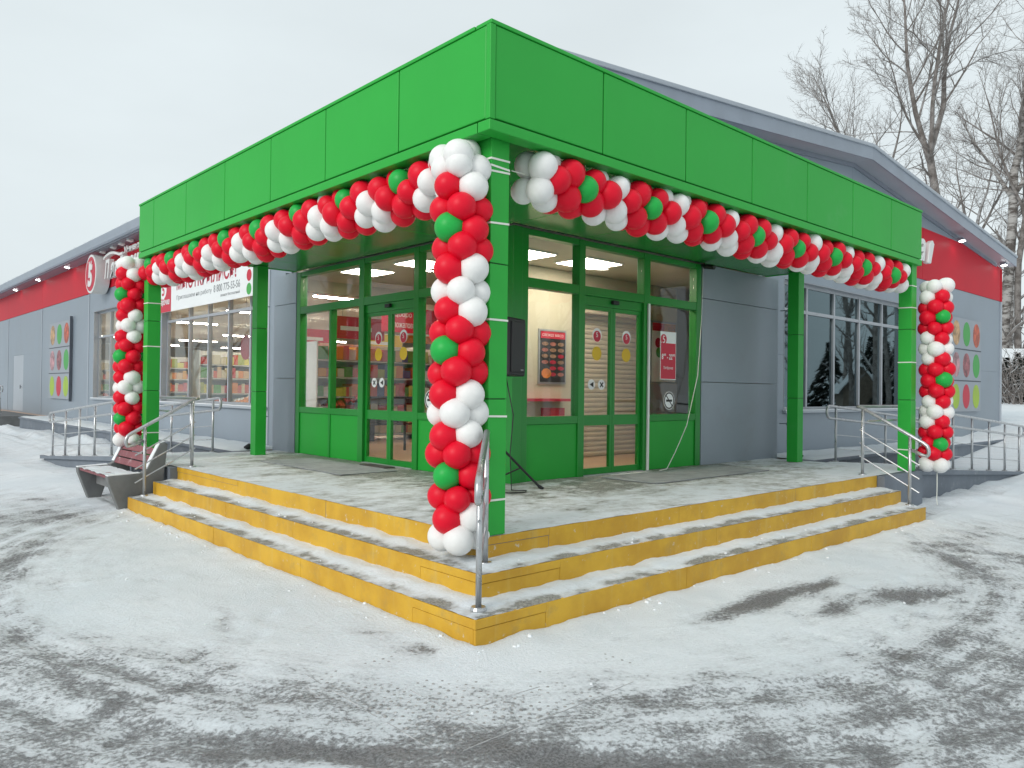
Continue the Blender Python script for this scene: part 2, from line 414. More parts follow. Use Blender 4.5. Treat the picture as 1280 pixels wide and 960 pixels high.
def wear_ground(x, y):
    r = math.hypot(x-CEN[0], y-CEN[1])
    w = .30+.06*sm(3.6, 5.0, r)-.03*sm(0, 4, y-x)-.09*sm(3.5, 8, x-y)
    n = fbm(x*.5, y*.5, 11)
    if r < 30:
        w += .16*sm(3.7, 4.6, r)*(1-sm(14, 30, r))
        w += (.26+.30*fbm(x*1.1, y*1.1, 17))*math.exp(-((r-5.16-.12*n)/.22)**2)*(.30+.70*math.exp(-((x-y-.2)/1.9)**2))
        w += .10*math.exp(-((r-4.55+.08*n)/.22)**2)+.12*math.exp(-((r-5.75)/.25)**2)
        w += .12*n
    # clean snow along the stairs
    d = 9.
    if x > -.2 and y < .1: d = min(d, -y)
    if y > -.2 and x < .1: d = min(d, -x)
    if x < 0 and y < 0: d = math.hypot(x, y)
    w -= .38*math.exp(-max(0, d)/.28) if d < 3 else 0
    # trodden ice patches
    for (cx, cy, a, sx, sy, k) in ((2.25, -.57, 0, .85, .14, .62), (3.3, -.62, .1, .5, .10, .35), (3.25, -1.12, -.3, .55, .24, .5), (2.5, -1.02, 0, .25, .1, .35),
                                   (-.27, .62, 1.5, .48, .14, .36), (-.2, .2, 1.5, .15, .10, .36), (.85, -.42, 0, .12, .05, .35), (-.9, 1.5, 1.2, .5, .08, .3), (-1.0, 2.6, 1.3, .5, .1, .22)):
        dx, dy = x-cx, y-cy; u = dx*math.cos(a)+dy*math.sin(a); v = -dx*math.sin(a)+dy*math.cos(a)
        w += k*math.exp(-(u/sx)**2-(v/sy)**2)
    if y > 6.5: w -= .16*sm(6.5, 11, y)
    if x > 7: w -= .14*sm(7, 12, x)
    return max(-.4, w)
def axis_coords():
    c = list(np.arange(-4.2, 10.0, .045)); s = .05; x = c[-1]
    while x < 420: s = min(s*1.13, 40); x += s; c.append(x)
    s = .05; x = c[0]; lo = []
    while x > -420: s = min(s*1.13, 40); x -= s; lo.append(x)
    return lo[::-1]+c
def grid_obj(name, xs, ys, zf, wf, mat, parent=None, holes=None):
    nx, ny = len(xs), len(ys); V = np.zeros((ny*nx, 3)); Wt = np.zeros(ny*nx)
    k = 0
    for y in ys:
        for x in xs:
            V[k] = (x, y, zf(x, y)); Wt[k] = wf(x, y); k += 1
    ii = np.arange(ny*nx).reshape(ny, nx)
    Fq = np.stack([ii[:-1, :-1], ii[:-1, 1:], ii[1:, 1:], ii[1:, :-1]], -1).reshape(-1, 4)
    me = bpy.data.meshes.new(name)
    me.vertices.add(len(V)); me.vertices.foreach_set('co', V.ravel())
    me.loops.add(Fq.size); me.loops.foreach_set('vertex_index', Fq.ravel().astype(np.int32))
    me.polygons.add(len(Fq)); me.polygons.foreach_set('loop_start', np.arange(0, Fq.size, 4, dtype=np.int32))
    me.polygons.foreach_set('loop_total', np.full(len(Fq), 4, dtype=np.int32))
    me.polygons.foreach_set('use_smooth', np.ones(len(Fq), dtype=bool))
    a = me.attributes.new('wear', 'FLOAT', 'POINT'); a.data.foreach_set('value', Wt.astype(np.float32))
    me.materials.append(M[mat]); me.update(calc_edges=True); me.validate()
    return obj(name, me, parent)
AX = axis_coords()
g = grid_obj('ground', AX, AX, ground_z, wear_ground, 'ground_snow'); g['kind'] = 'structure'
# footprints and tyre ruts pressed into the snow
gm_ = g.data; nv = len(gm_.vertices); co = np.zeros(nv*3); gm_.vertices.foreach_get('co', co); co = co.reshape(-1, 3)
wv = np.zeros(nv, dtype=np.float32); gm_.attributes['wear'].data.foreach_get('value', wv)
rr = random.Random(12); near = np.where((np.abs(co[:, 0]) < 11) & (np.abs(co[:, 1]) < 11))[0]; px_, py_ = co[near, 0], co[near, 1]
walks = [((-2.2, 3.4), (-.35, 3.0)), ((-2.6, -.2), (-.3, 1.6)), ((3.9, -2.6), (3.3, -.3)), ((5.8, -2.4), (5.4, -.3)), ((1.2, -2.9), (2.3, -.4)), ((-3.0, 5.4), (-.4, 5.2)), ((.2, -2.4), (4.6, -.9)), ((6.8, -1.6), (9.5, -.9))]
for (ax_, ay_), (bx_, by_) in walks:
    ln = math.hypot(bx_-ax_, by_-ay_); n_ = int(ln/.36); dx, dy = (bx_-ax_)/ln, (by_-ay_)/ln
    for k in range(n_):
        s_ = 1 if k % 2 else -1; t_ = (k+rr.uniform(-.15, .15))*.36; cx = ax_+dx*t_-dy*.10*s_+rr.uniform(-.04, .04); cy = ay_+dy*t_+dx*.10*s_+rr.uniform(-.04, .04)
        a_ = math.atan2(dy, dx)+rr.uniform(-.25, .25)+.12*s_; u = (px_-cx)*math.cos(a_)+(py_-cy)*math.sin(a_); v = -(px_-cx)*math.sin(a_)+(py_-cy)*math.cos(a_)
        q2 = (u/.15)**2+(v/.058)**2; dep = np.exp(-q2**2); rim = np.exp(-((np.sqrt(q2)-1.35)/.3)**2)
        co[near, 2] += -.013*dep+.005*rim; wv[near] += (.10*dep).astype(np.float32)
rad_ = np.hypot(px_-CEN[0], py_-CEN[1]); th_ = np.arctan2(py_-CEN[1], px_-CEN[0])
for r0_, w_, d_ in ((4.62, .09, .010), (5.14, .10, .014), (5.72, .10, .010), (6.5, .11, .012), (7.1, .11, .010)):
    wob = .10*np.sin(th_*2.3+r0_)+.05*np.sin(th_*5.1+r0_*2); k_ = np.exp(-(((rad_-r0_-wob)/w_)**2)**2); e_ = np.exp(-((np.abs(rad_-r0_-wob)-w_*1.5)/.035)**2)
    out = ((px_ < -.25) | (py_ < -.25)) & ~((px_ > -1.15) & (px_ < 1.0) & (py_ > -1.15) & (py_ < 1.0)); lug = .35*np.sin(th_*r0_*42+np.sign(rad_-r0_-wob)*1.2)
    co[near, 2] += out*(-d_*k_*(1+lug)+.006*e_)
gm_.vertices.foreach_set('co', co.ravel()); gm_.attributes['wear'].data.foreach_set('value', wv); gm_.update()

# tactile paving corner, half buried in trodden snow
tp = thing('tactile_paving', (-.95, -.95, 0), None, None, kind='structure')
mb = MB(); S = .296
mb.box((0, 0, -.03), (S, S, -.004))
for i in range(5):
    for j in range(5):
        cx, cy = .03+i*.059, .03+j*.059
        b0 = [(cx+.014*math.cos(w), cy+.014*math.sin(w), -.005) for w in [k*math.pi/3 for k in range(6)]]
        b1 = [(cx+.008*math.cos(w), cy+.008*math.sin(w), .006) for w in [k*math.pi/3 for k in range(6)]]
        for k in range(6): mb.poly((b0[k], b0[(k+1) % 6], b1[(k+1) % 6], b1[k]), 1)
        mb.poly(b1, 1)
pmat('tactile_slab', (.52, .53, .53), .8, 0, .2, 9, .3, 60, dirt=((.25, .25, .25), .6, 22))
pmat('tactile_stud', (.33, .325, .315), .8, 0, .3, 25, dirt=((.7, .72, .73), .9, 16))
tile = mb.mesh('tactile_tile', ['tactile_slab', 'tactile_stud'], fix=False)
rr = random.Random(4)
for i in range(6):
    for j in range(6):
        if min(i, j) > 1: continue
        x, y = -.95+i*.305, -.95+j*.305
        o = obj('tactile_tile', tile, tp, (x, y, ground_z(x+.15, y+.15)-.0015-.0026*max(i-1, j-1, 0)+rr.uniform(-.0034, .0)))

q = MB()
def joint(x0, y0, x1, y1):
    n_ = 14; nx, ny = (y1-y0), -(x1-x0); l_ = math.hypot(nx, ny); nx, ny = nx/l_*.002, ny/l_*.002
    for k in range(n_):
        if fbm(k*.9+x0*3, y0*5, 2) < -.18: continue
        a_, b_ = k/n_, (k+1)/n_; xa, ya, xb, yb = x0+(x1-x0)*a_, y0+(y1-y0)*a_, x0+(x1-x0)*b_, y0+(y1-y0)*b_
        za, zb = ground_z(xa, ya)+.0025, ground_z(xb, yb)+.0025
        q.prism([(xa-nx, ya-ny, za), (xa+nx, ya+ny, za), (xb+nx, yb+ny, zb), (xb-nx, yb-ny, zb)], (0, 0, -.01))
for l in ((-.952, -.952, .3, -.952), (-.952, -.952, -.952, .3), (-.648, -.95, -.648, -.2), (-.95, -.648, -.1, -.648)): joint(*l)
part('tile_joint', q, 'asphalt_joint', tp)

# ------------------------------------------------------------------ entrance platform and stairs
ep = thing('entrance_platform', (0, 0, 0), None, None, kind='structure')
mb = MB()
EPS = .02
for i, z in enumerate((Z1, Z2)):
    o_ = i*TR+EPS
    mb.box((o_, o_, -.2), (LR-.004, o_+TR+.05, z-.012)); mb.box((o_, o_+TR+.05, -.2), (o_+TR+.05, LLF-.004, z-.012))
part('step_core', mb, 'concrete', ep)
mb = MB()
mb.box((PE+.004, PE+.004, -.3), (PEND, VY+.3, ZP-.012)); mb.box((PE+.004, VY+.3, -.3), (VX+.3, PEND, ZP-.012))
part('platform_core', mb, 'plinth', ep)
boxpart('platform_end', (LR+.004, .50, -.3), (PEND, PE+.002, ZP-.004), 'plinth', ep, .005); boxpart('platform_end', (.50, LLF+.004, -.3), (PE+.002, PEND, ZP-.004), 'plinth', ep, .005)
rr = random.Random(8)
for i, (za, zb) in enumerate(((-.12, Z1), (Z1-.012, Z2), (Z2-.012, ZP))):
    o_ = i*TR
    for ax, end in (('Y', LR), ('X', LLF)):
        u = o_+(0 if ax == 'Y' else .022)
        first = True
        while u < end-.01:
            ln = rr.uniform(.55, .75) if first else rr.uniform(1.5, 2.4)
            u1 = min(end, u+ln)
            if end-u1 < .5: u1 = end
            first = False
            two = u < o_+.05 or rr.random() < .15
            z_top = zb+rr.uniform(-.002, .001)
            mb = MB(); fbox(mb, ax, o_+rr.uniform(0, .004), o_+.022, u+.0015, u1-.0015, za, zb-.060 if two else z_top)
            part('riser_panel', mb, 'yellow_paint', ep, bevel=.004)
            if two:
                mb = MB(); fbox(mb, ax, o_-.005+rr.uniform(-.002, .002), o_+.022, u+(.001 if u > o_+.03 else -.005 if ax == 'Y' else .0), u1-.001, zb-.057, z_top)
                part('nosing_panel', mb, 'yellow_paint', ep, bevel=.004)
            u = u1
def rng(a, b_, s): return list(np.linspace(a, b_, max(2, int(round((b_-a)/s))+1)))
def tread_fn(i, zt, o_):
    def inner(x, y): return min(x-o_, 9) if (y-o_ > x-o_) else (y-o_)
    def depth(x, y):
        d = (y-o_) if (x-o_) > (y-o_) else (x-o_)
        k = sm(.07, .23, d)
        n = fbm(x*3.1, y*3.1, 20+i); n2 = fbm(x*11, y*11, 30+i, 3)
        return max(0, .004+k*(.018+.018*n)+.004*n2), k, n
    def zf(x, y): return zt-.002+depth(x, y)[0]
    def wf(x, y):
        dd, k, n = depth(x, y); return .66-.62*k-.34*n-.05
    return zf, wf
for i, zt in enumerate((Z1, Z2)):
    o_ = i*TR; zf, wf = tread_fn(i, zt, o_)
    grid_obj('tread', rng(o_+.003, LR, .03), rng(o_+.003, o_+TR+.006, .024), zf, wf, 'tread_snow', ep)
    grid_obj('tread', rng(o_+.003, o_+TR+.006, .024), rng(o_+TR+.006, LLF, .03), zf, wf, 'tread_snow', ep)
def plat_z(x, y):
    return ZP-.001+max(0, .003+.005*fbm(x*3, y*3, 40, 3))
def plat_w(x, y):
    d = min(x, y)-PE
    return .37+.33*sm(.3, 1.8, d)+.16*fbm(x*.9, y*.9, 44)-.22*sm(6.8, 8.4, max(x, y))
grid_obj('platform_floor', rng(PE+.003, PEND, .06), rng(PE+.003, VY+.08, .06), plat_z, plat_w, 'floor_snow', ep)
grid_obj('platform_floor', rng(PE+.003, VX+.08, .06), rng(VY+.08, PEND, .06), plat_z, plat_w, 'floor_snow', ep)

# ramps and raised walkways
def ramp_z(u): return ZP-.012-(.40*min(1, max(0, (u-PEND)/5.6)))
def snow_top(name, ax, parent, u0, u1, n0, n1, zf, depth=.03, seed=0, w0=-.15):
    us, ns = rng(u0, u1, .12), rng(n0, n1, .1)
    def z(x, y):
        u, n = (x, y) if ax == 'Y' else (y, x)
        e = min(n-n0, n1-n, u-u0, u1-u)
        return zf(u)+depth*sm(-.01, .12, e)*(1+.6*fbm(x*2.2, y*2.2, seed))
    def w(x, y): return w0+.16*fbm(x*1.4, y*1.4, seed+3)
    if ax == 'Y': return grid_obj(name, us, ns, z, w, 'ground_snow', parent)
    return grid_obj(name, ns, us, z, w, 'ground_snow', parent)
for ax, end in (('Y', 'right'), ('X', 'left')):
    r_ = thing('ramp', fp(ax, .6, PEND, 0), None, None, kind='structure')
    uend = PEND+5.9
    mb = MB()
    prof = [(PEND+.002, -.4), (uend, -.4), (uend, ramp_z(uend)), (PEND+5.6, ramp_z(PEND+5.6)), (PEND+.002, ramp_z(PEND))]
    mb.prism([fp(ax, .64, u, z) for u, z in prof], fp(ax, 1.34, 0, 0)); part('ramp_body', mb, 'plinth', r_)
    mb = MB()
    mb.prism([fp(ax, .585, u, z) for u, z in [(PEND-.2, ramp_z(PEND)-.05), (uend+.1, ramp_z(uend)-.05), (uend+.1, ramp_z(uend)+.025), (PEND+5.6, ramp_z(PEND+5.6)+.03), (PEND-.2, ramp_z(PEND)+.03)]], fp(ax, .075, 0, 0))
    part('kerb', mb, 'plinth', r_, bevel=.006)
    snow_top('ramp_snow', ax, r_, PEND+.01, uend-.02, .665, 1.97, lambda u: ramp_z(u)+.002, .028, 50)
    tl = 20.3 if ax == 'Y' else 25.6
    w_ = thing('walkway', fp(ax, 2.1, PEND, 0), None, None, kind='structure')
    mb = MB(); fbox(mb, ax, 2.18, MW-.004, VEND+.02, tl, -.5, .46); fbox(mb, ax, 2.18, 2.79, PEND+.01, VEND+.016, -.5, .458)
    part('walkway_body', mb, 'plinth', w_)
    mb = MB(); fbox(mb, ax, 2.14, 2.30, PEND+.02, tl+.03, .462, .512); part('edge_slab', mb, 'plinth', w_, bevel=.006)
    snow_top('walkway_snow', ax, w_, VEND+.03, tl, 2.16, MW-.01, lambda u: .514, .03, 60, -.2)

# ------------------------------------------------------------------ wall cladding helpers
def subtract(r, h):
    u0, u1, z0, z1 = r; a0, a1, b0, b1 = h
    if a1 <= u0 or a0 >= u1 or b1 <= z0 or b0 >= z1: return [r]
    out = []
    if b0 > z0: out.append((u0, u1, z0, b0))
    if b1 < z1: out.append((u0, u1, b1, z1))
    zz0, zz1 = max(z0, b0), min(z1, b1)
    if a0 > u0: out.append((u0, a0, zz0, zz1))
    if a1 < u1: out.append((a1, u1, zz0, zz1))
    return out
def clip_poly(p, f):
    out = []
    for k in range(len(p)):
        a, b_ = p[k], p[(k+1) % len(p)]; fa, fb = f(a), f(b_)
        if fa >= 0: out.append(a)
        if fa*fb < 0:
            t_ = fa/(fa-fb); out.append((a[0]+(b_[0]-a[0])*t_, a[1]+(b_[1]-a[1])*t_))
    return out
def cladding(name, parent, ax, n, us, zs, mat, holes=(), depth=.05, gap=.006, clips=(), bevel=.003):
    for i in range(len(us)-1):
        for j in range(len(zs)-1):
            rects = [(us[i]+gap/2, us[i+1]-gap/2, zs[j]+gap/2, zs[j+1]-gap/2)]
            for h in holes: rects = [q for r in rects for q in subtract(r, h)]
            for (a, b_, c_, d_) in rects:
                if b_-a < .02 or d_-c_ < .02: continue
                p = [(a, c_), (b_, c_), (b_, d_), (a, d_)]
                for f in clips: p = clip_poly(p, f) if p else p
                if len(p) < 3: continue
                mb = MB(); mb.prism([fp(ax, n, u, z) for u, z in p], fp(ax, depth, 0, 0))
                part(name, mb, mat, parent, bevel=bevel)
def window(parent, ax, n, u0, u1, z0, z1, mull, trans, mat='aluminium', glass='glass_grey', fw=.06, rec=.12, sill=True, name='window'):
    """window set back from the wall plane n; frame is the part, panes and sill its sub-parts"""
    mb = MB(); d0, d1 = n+rec, n+rec+.07
    us = [u0]+list(mull)+[u1]; zs = [z0]+list(trans)+[z1]
    fbox(mb, ax, d0, d1, u0, u0+fw, z0, z1); fbox(mb, ax, d0, d1, u1-fw, u1, z0, z1)
    fbox(mb, ax, d0+.002, d1-.002, u0+fw, u1-fw, z0, z0+fw); fbox(mb, ax, d0+.002, d1-.002, u0+fw, u1-fw, z1-fw, z1)
    for u in mull: fbox(mb, ax, d0-.012, d1, u-fw/2, u+fw/2, z0+fw, z1-fw)
    for z in trans: fbox(mb, ax, d0-.008, d1-.004, u0+fw, u1-fw, z-fw/2, z+fw/2)
    # reveal lining
    rv = .012
    fbox(mb, ax, n-.004, d0, u0-rv, u0, z0, z1+rv); fbox(mb, ax, n-.004, d0, u1, u1+rv, z0, z1+rv); fbox(mb, ax, n-.004, d0, u0, u1, z1, z1+rv)
    fr = part(name, mb, mat, parent)
    for i in range(len(us)-1):
        for j in range(len(zs)-1):
            p = MB(); fbox(p, ax, d0+.028, d0+.036, us[i]+.012, us[i+1]-.012, zs[j]+.012, zs[j+1]-.012)
            part('pane', p, glass, fr)
    if sill:
        s_ = MB(); fbox(s_, ax, n-.07, d0-.001, u0-.05, u1+.05, z0-.045, z0-.003); part('sill', s_, 'grey_light', fr, bevel=.004)
        s2 = MB(); fbox(s2, ax, n-.068, n+.0, u0-.04, u1+.04, z0-.002, z0+.014); part('sill_snow', s2, 'snow', fr, bevel=.006)
    return fr

# ------------------------------------------------------------------ store building
BX1, BY1 = 21.95, 62.
RID, RZ, EZ = 12.3, 6.41, 5.46               # ridge X, ridge top, eave top
SL = (RZ-EZ)/(RID-2.75)
RTH = .27
def roof_under(x): return RZ-RTH-abs(x-RID)*SL
sb = thing('store_building', (MW, MW, 0), 'long grey store building with red band, low gable roof and corner entrance', 'building')
WIN_R = (9.62, 15.22, 1.26, 3.57)
WINS_L = [(9.62, 15.22, 1.20, 3.57), (16.05, 20.95, 1.20, 3.67)]
DOOR_L = (30.6, 32.5, .55, 2.7)
zl = [.25, 1.24, 2.24, 3.24, 4.24]
HOLE_R = [(WIN_R[0]-.015, WIN_R[1]+.015, WIN_R[2]-.05, WIN_R[3]+.015)]
HOLE_L = [(a-.015, b_+.015, c_-.05, d_+.015) for a, b_, c_, d_ in WINS_L]+[DOOR_L]
clipR = [lambda p: roof_under(p[0])-p[1]]
ur = [VEND+.03, 10.0, 16.0, BX1]
cladding('wall_panel', sb, 'Y', MW, ur, [.25, 2.24, 4.24], 'grey_panel', HOLE_R, gap=.003, bevel=.0015)
cladding('red_panel', sb, 'Y', MW-.012, [VEND+.03, 16.0, BX1], [4.24, 5.44], 'red_panel', clips=clipR, depth=.06)
cladding('wall_panel', sb, 'Y', MW, [3.2, 8.0, 12.3, 16.0, BX1], [5.44, 6.4], 'grey_panel', clips=clipR)
cladding('wall_panel', sb, 'Y', MW, [3.2, VEND+.03], [3.9, 5.44], 'grey_panel', clips=clipR)
ul = [VEND+.03, 9.6, 15.5, 21.5, 27.56, 33.6, 39.6, 45.6, 51.6, BY1]
cladding('wall_panel', sb, 'X', MW, ul, [.25, 4.24], 'grey_panel', HOLE_L)
for u in ul[1:-1]: boxpart('joint_strip', (MW-.012, u-.04, .3), (MW-.001, u+.04, 4.23), 'grey_light', sb)
cladding('red_panel', sb, 'X', MW-.012, ul, [4.24, 5.22], 'red_panel', depth=.06)
# backing walls behind the cladding joints (with the window openings left free)
for ax, u1, hs_, top in (('Y', BX1-.02, HOLE_R, 5.1), ('X', BY1-.02, HOLE_L, 5.2)):
    mb = MB()
    rects = [(VEND+.02, u1, .2, top)]
    for h in hs_: rects = [q for r in rects for q in subtract(r, h)]
    for (a, b_, c_, d_) in rects: fbox(mb, ax, MW+.055, MW+.19, a, b_, c_, d_)
    part('wall_core', mb, 'interior_wall', sb)
mb = MB(); mb.prism([(x, MW+.06, z) for x, z in ((3.2, 5.1), (BX1-.03, 5.12), (RID, roof_under(RID)-.01), (3.2, roof_under(3.2)-.01))], (0, .1, 0)); part('gable_core', mb, 'grey_seam', sb)
mb = MB(); mb.box((BX1-.02, MW+.2, .2), (BX1-.16, BY1, 5.15)); part('wall_core', mb, 'grey_panel', sb)
boxpart('corner_trim', (BX1-.07, MW-.03, .2), (BX1+.025, MW+.1, 4.23), 'grey_light', sb, .004)
boxpart('corner_trim', (BX1-.05, MW-.028, 4.235), (BX1+.022, MW+.1, 5.15), 'red_panel', sb, .004)
# roof
mb = MB()
for s_ in (-1, 1):
    xe = RID+s_*(RID-2.75)
    p = [(RID, 2.79, RZ), (xe, 2.79, EZ), (xe, 2.79, EZ-.06), (RID, 2.79, RZ-.06)]
    mb.prism(p, (0, BY1-2.7, 0))
rf = part('roof', mb, 'roof_metal', sb)
for s_ in (-1, 1):
    xe = RID+s_*(RID-2.75+.03)
    zE = EZ-.003
    q = MB(); q.prism([(RID, 2.75, RZ+.012), (xe, 2.75, zE+.012), (xe, 2.75, zE-RTH), (RID, 2.75, RZ-RTH)], (0, .035, 0)); part('bargeboard', q, 'roof_metal', rf, bevel=.004)
    q = MB(); q.prism([(RID, 2.72, RZ+.035), (xe, 2.72, zE+.035), (xe, 2.72, zE-.035), (RID, 2.72, RZ-.035)], (0, .075, 0)); part('verge_trim', q, 'grey_light', rf, bevel=.012)
    q = MB(); q.prism([(RID, 2.786, RZ-RTH+.012), (xe, 2.786, zE-RTH+.012), (xe, 2.786, zE-RTH+.03), (RID, 2.786, RZ-RTH+.03)], (0, MW-2.79, 0)); part('soffit_panel', q, 'grey_light', rf)
    # sloping trim under the soffit against the wall
    q = MB(); q.prism([(RID, MW-.035, RZ-RTH+.01), (xe-s_*.45, MW-.035, zE-RTH+.01+.45*SL), (xe-s_*.45, MW-.035, zE-RTH-.07+.45*SL), (RID, MW-.035, RZ-RTH-.07)], (0, .03, 0)); part('wall_trim', q, 'grey_trim', rf)
# thin snow left on the roof edge
q = MB()
rr = random.Random(3)
for y in np.arange(2.74, 50, .22):
    if fbm(y*.8, 2, 1) > -.05:
        h = .012+.02*rr.random(); q.box((2.67, y, EZ+.012), (2.95, y+.2*rr.uniform(.6, 1.0), EZ+.02+h))
part('roof_snow', q, 'snow', rf, bevel=.008)
# eave of the long left side: gutter and fascia
q = MB(); q.box((2.745, 2.83, EZ-.26), (2.78, BY1, EZ-.062)); part('eave_fascia', q, 'roof_metal', rf)
q = MB(); q.box((2.80, 2.86, EZ-.262), (MW-.013, BY1, EZ-.235)); part('soffit_panel', q, 'grey_trim', rf)
q = MB()
gp = [(2.735, EZ+.01), (2.66, EZ+.01), (2.655, EZ-.02), (2.665, EZ-.20), (2.70, EZ-.235), (2.735, EZ-.235)]
q.prism([(x, 2.8, z) for x, z in gp], (0, BY1-2.8, 0)); part('gutter', q, 'roof_metal', rf)
# windows
window(sb, 'Y', MW, *WIN_R, [10.66, 11.78, 12.92, 14.05], [3.06], glass='glass_dark')
window(sb, 'X', MW, *WINS_L[0], [10.62, 11.65, 12.70, 13.80], [3.06])
window(sb, 'X', MW, *WINS_L[1], [17.3, 18.5, 19.75], [2.95])
q = MB(); fbox(q, 'X', MW+.004, MW+.05, DOOR_L[0]+.004, DOOR_L[1]-.004, DOOR_L[2], DOOR_L[3]-.004); dr = part('door', q, 'grey_light', sb, bevel=.006)
q = MB(); q.tube([(MW-.05, 30.85, 1.55), (MW-.05, 30.85, 1.40)], .012); q.tube([(MW+.01, 30.85, 1.47), (MW-.05, 30.85, 1.47)], .01); part('handle', q, 'black_metal', dr)
# downpipes at both ends of the vestibule
for ax in ('Y', 'X'):
    q = MB()
    base = lambda n, u, z: fp(ax, n, u, z)
    q.tube([base(2.62, VEND+.11, 3.38), base(2.62, VEND+.11, .74), base(2.60, VEND+.11, .66), base(2.50, VEND+.11, .58)], .048, 12)
    dp = part('downpipe', q, 'grey_light', sb, smooth=True)
    for z in (1.05, 2.9):
        c_ = MB(); c_.tube([base(2.62, VEND+.11, z), base(2.62, VEND+.11, z+.035)], .056, 12); c_.box(base(2.66, VEND+.10, z+.01), base(2.80, VEND+.12, z+.025)); part('pipe_bracket', c_, 'grey_trim', dp)
    q = MB(); q.tube([base(2.50, VEND+.11, .585), base(2.42, VEND+.11, .535)], .05, 12); part('pipe_shoe', q, 'black_plastic', dp)

# ------------------------------------------------------------------ entrance vestibule
ve = thing('entrance_vestibule', (VX, VY, ZP), 'green framed glass entrance vestibule with two sliding doors under the canopy', 'vestibule')
ZG0, ZG1, ZTR = ZP, 3.40, 2.79               # floor, glazing top, transom centre
ZL = 1.21                                    # top of the solid infill
def vpane(parent, ax, n, u0, u1, z0, z1, glass='glass_clear'):
    p = MB(); fbox(p, ax, n+.035, n+.043, u0, u1, z0, z1); return part('pane', p, glass, parent)
GU_R = [3.02, 3.98, 5.26, 6.46]              # posts of the right glazing, left to right
GU_L = [3.02, 4.64, 5.97, 7.86]
for ax, n, gu in (('Y', VY, GU_R), ('X', VX, GU_L)):
    # posts and rails: each a bar of its own
    posts = [(gu[0]-.0, .10), (gu[1], .11), (gu[2], .13), (gu[3], .12)]
    for k, (u, w) in enumerate(posts):
        q = MB(); fbox(q, ax, n-.015, n+.11, u-w/2, u+w/2, ZG0, ZG1); part('post', q, 'green_frame', ve, bevel=.004)
    for a, b_ in ((gu[0]+.05, gu[1]-.055), (gu[1]+.055, gu[2]-.065), (gu[2]+.065, gu[3]-.06)):
        q = MB(); fbox(q, ax, n-.008, n+.10, a, b_, ZG1-.07, ZG1); part('head_rail', q, 'green_frame', ve, bevel=.003)
        q = MB(); fbox(q, ax, n-.012, n+.105, a, b_, ZTR-.055, ZTR+.055); part('transom_rail', q, 'green_frame', ve, bevel=.003)
        vpane(ve, ax, n, a+.002, b_-.002, ZTR+.056, ZG1-.071)
    # fixed bays: lower solid panel, rail, pane
    for a, b_, div in ((gu[0]+.05, gu[1]-.055, None), (gu[2]+.065, gu[3]-.06, 6.86 if ax == 'X' else None)):
        q = MB(); fbox(q, ax, n-.010, n+.10, a, b_, ZL-.045, ZL+.045); part('bay_rail', q, 'green_frame', ve, bevel=.003)
        cuts = [a, b_] if not div else [a, div, b_]
        if div:
            q = MB(); fbox(q, ax, n-.006, n+.095, div-.03, div+.03, ZG0+.0, ZL-.046); fbox(q, ax, n-.006, n+.095, div-.03, div+.03, ZL+.046, ZTR-.056); part('mullion', q, 'green_frame', ve, bevel=.003)
        for k in range(len(cuts)-1):
            c0 = cuts[k]+(.031 if k else .001); c1 = cuts[k+1]-(.031 if k < len(cuts)-2 else .001)
            q = MB(); fbox(q, ax, n+.006, n+.05, c0, c1, ZG0+.004, ZL-.047); part('infill_panel', q, 'green_infill', ve, bevel=.004)
            vpane(ve, ax, n, c0, c1, ZL+.046, ZTR-.056)
    # sliding door: two leaves hung slightly behind the frame
    a, b_ = gu[1]+.055, gu[2]-.065
    q = MB(); fbox(q, ax, n+.02, n+.10, a, b_, ZTR-.17, ZTR-.056); part('door_header', q, 'green_frame', ve, bevel=.003)
    mid = (a+b_)/2
    q = MB(); fbox(q, ax, n-.03, n+.018, mid-.06, mid+.06, ZTR-.13, ZTR-.08); part('door_sensor', q, 'black_plastic', ve, bevel=.01)
    for c0, c1 in ((a+.004, mid-.003), (mid+.003, b_-.004)):
        q = MB(); d0, d1 = n+.03, n+.075; z0, z1 = ZG0+.012, ZTR-.172
        fbox(q, ax, d0, d1, c0, c0+.045, z0, z1); fbox(q, ax, d0, d1, c1-.045, c1, z0, z1)
        fbox(q, ax, d0+.002, d1-.002, c0+.045, c1-.045, z0, z0+.075); fbox(q, ax, d0+.002, d1-.002, c0+.045, c1-.045, z1-.05, z1)
        fbox(q, ax, d0+.002, d1-.002, c0+.045, c1-.045, 1.13, 1.26)
        dl = part('sliding_door', q, 'green_frame', ve)
        for zz0, zz1 in ((z0+.076, 1.129), (1.261, z1-.051)):
            p = MB(); fbox(p, ax, d0+.018, d0+.026, c0+.046, c1-.046, zz0, zz1); part('pane', p, 'glass_clear', dl)
        # round stickers on the glass
        uc = (c0+c1)/2; sg = 1 if ax == 'Y' else -1
        def stick(name, mat, u, z, r, th=.0015, off=0.): 
            s_ = MB(); disc(s_, ax, d0+.016-off, u, z, r, r, th); return part(name, s_, mat, dl)
        stick('white_sticker', 'white_print', uc, 2.26, .088); stick('red_sticker', 'red_print', uc, 2.245, .070, off=.002)
        put_text('5', 'sticker_digit', 'white_print', dl, ax, d0+.0115, uc-sg*.02, 2.235, height=.06, extrude=.0004)
        stick('yellow_disc', 'yellow_print', uc, 2.03, .088)
        for k in range(2):
            if (c0 < mid-.1) == (ax == 'Y') or k == 9:
                uu = uc+(k-.5)*.19
                stick('white_sticker', 'white_print', uu, 1.64, .066)
                put_text('◀' if k == 0 else '✖', 'sticker_mark', 'black_print', dl, ax, d0+.0125, uu-sg*.035, 1.605, height=.07, width=.07, extrude=.0004)
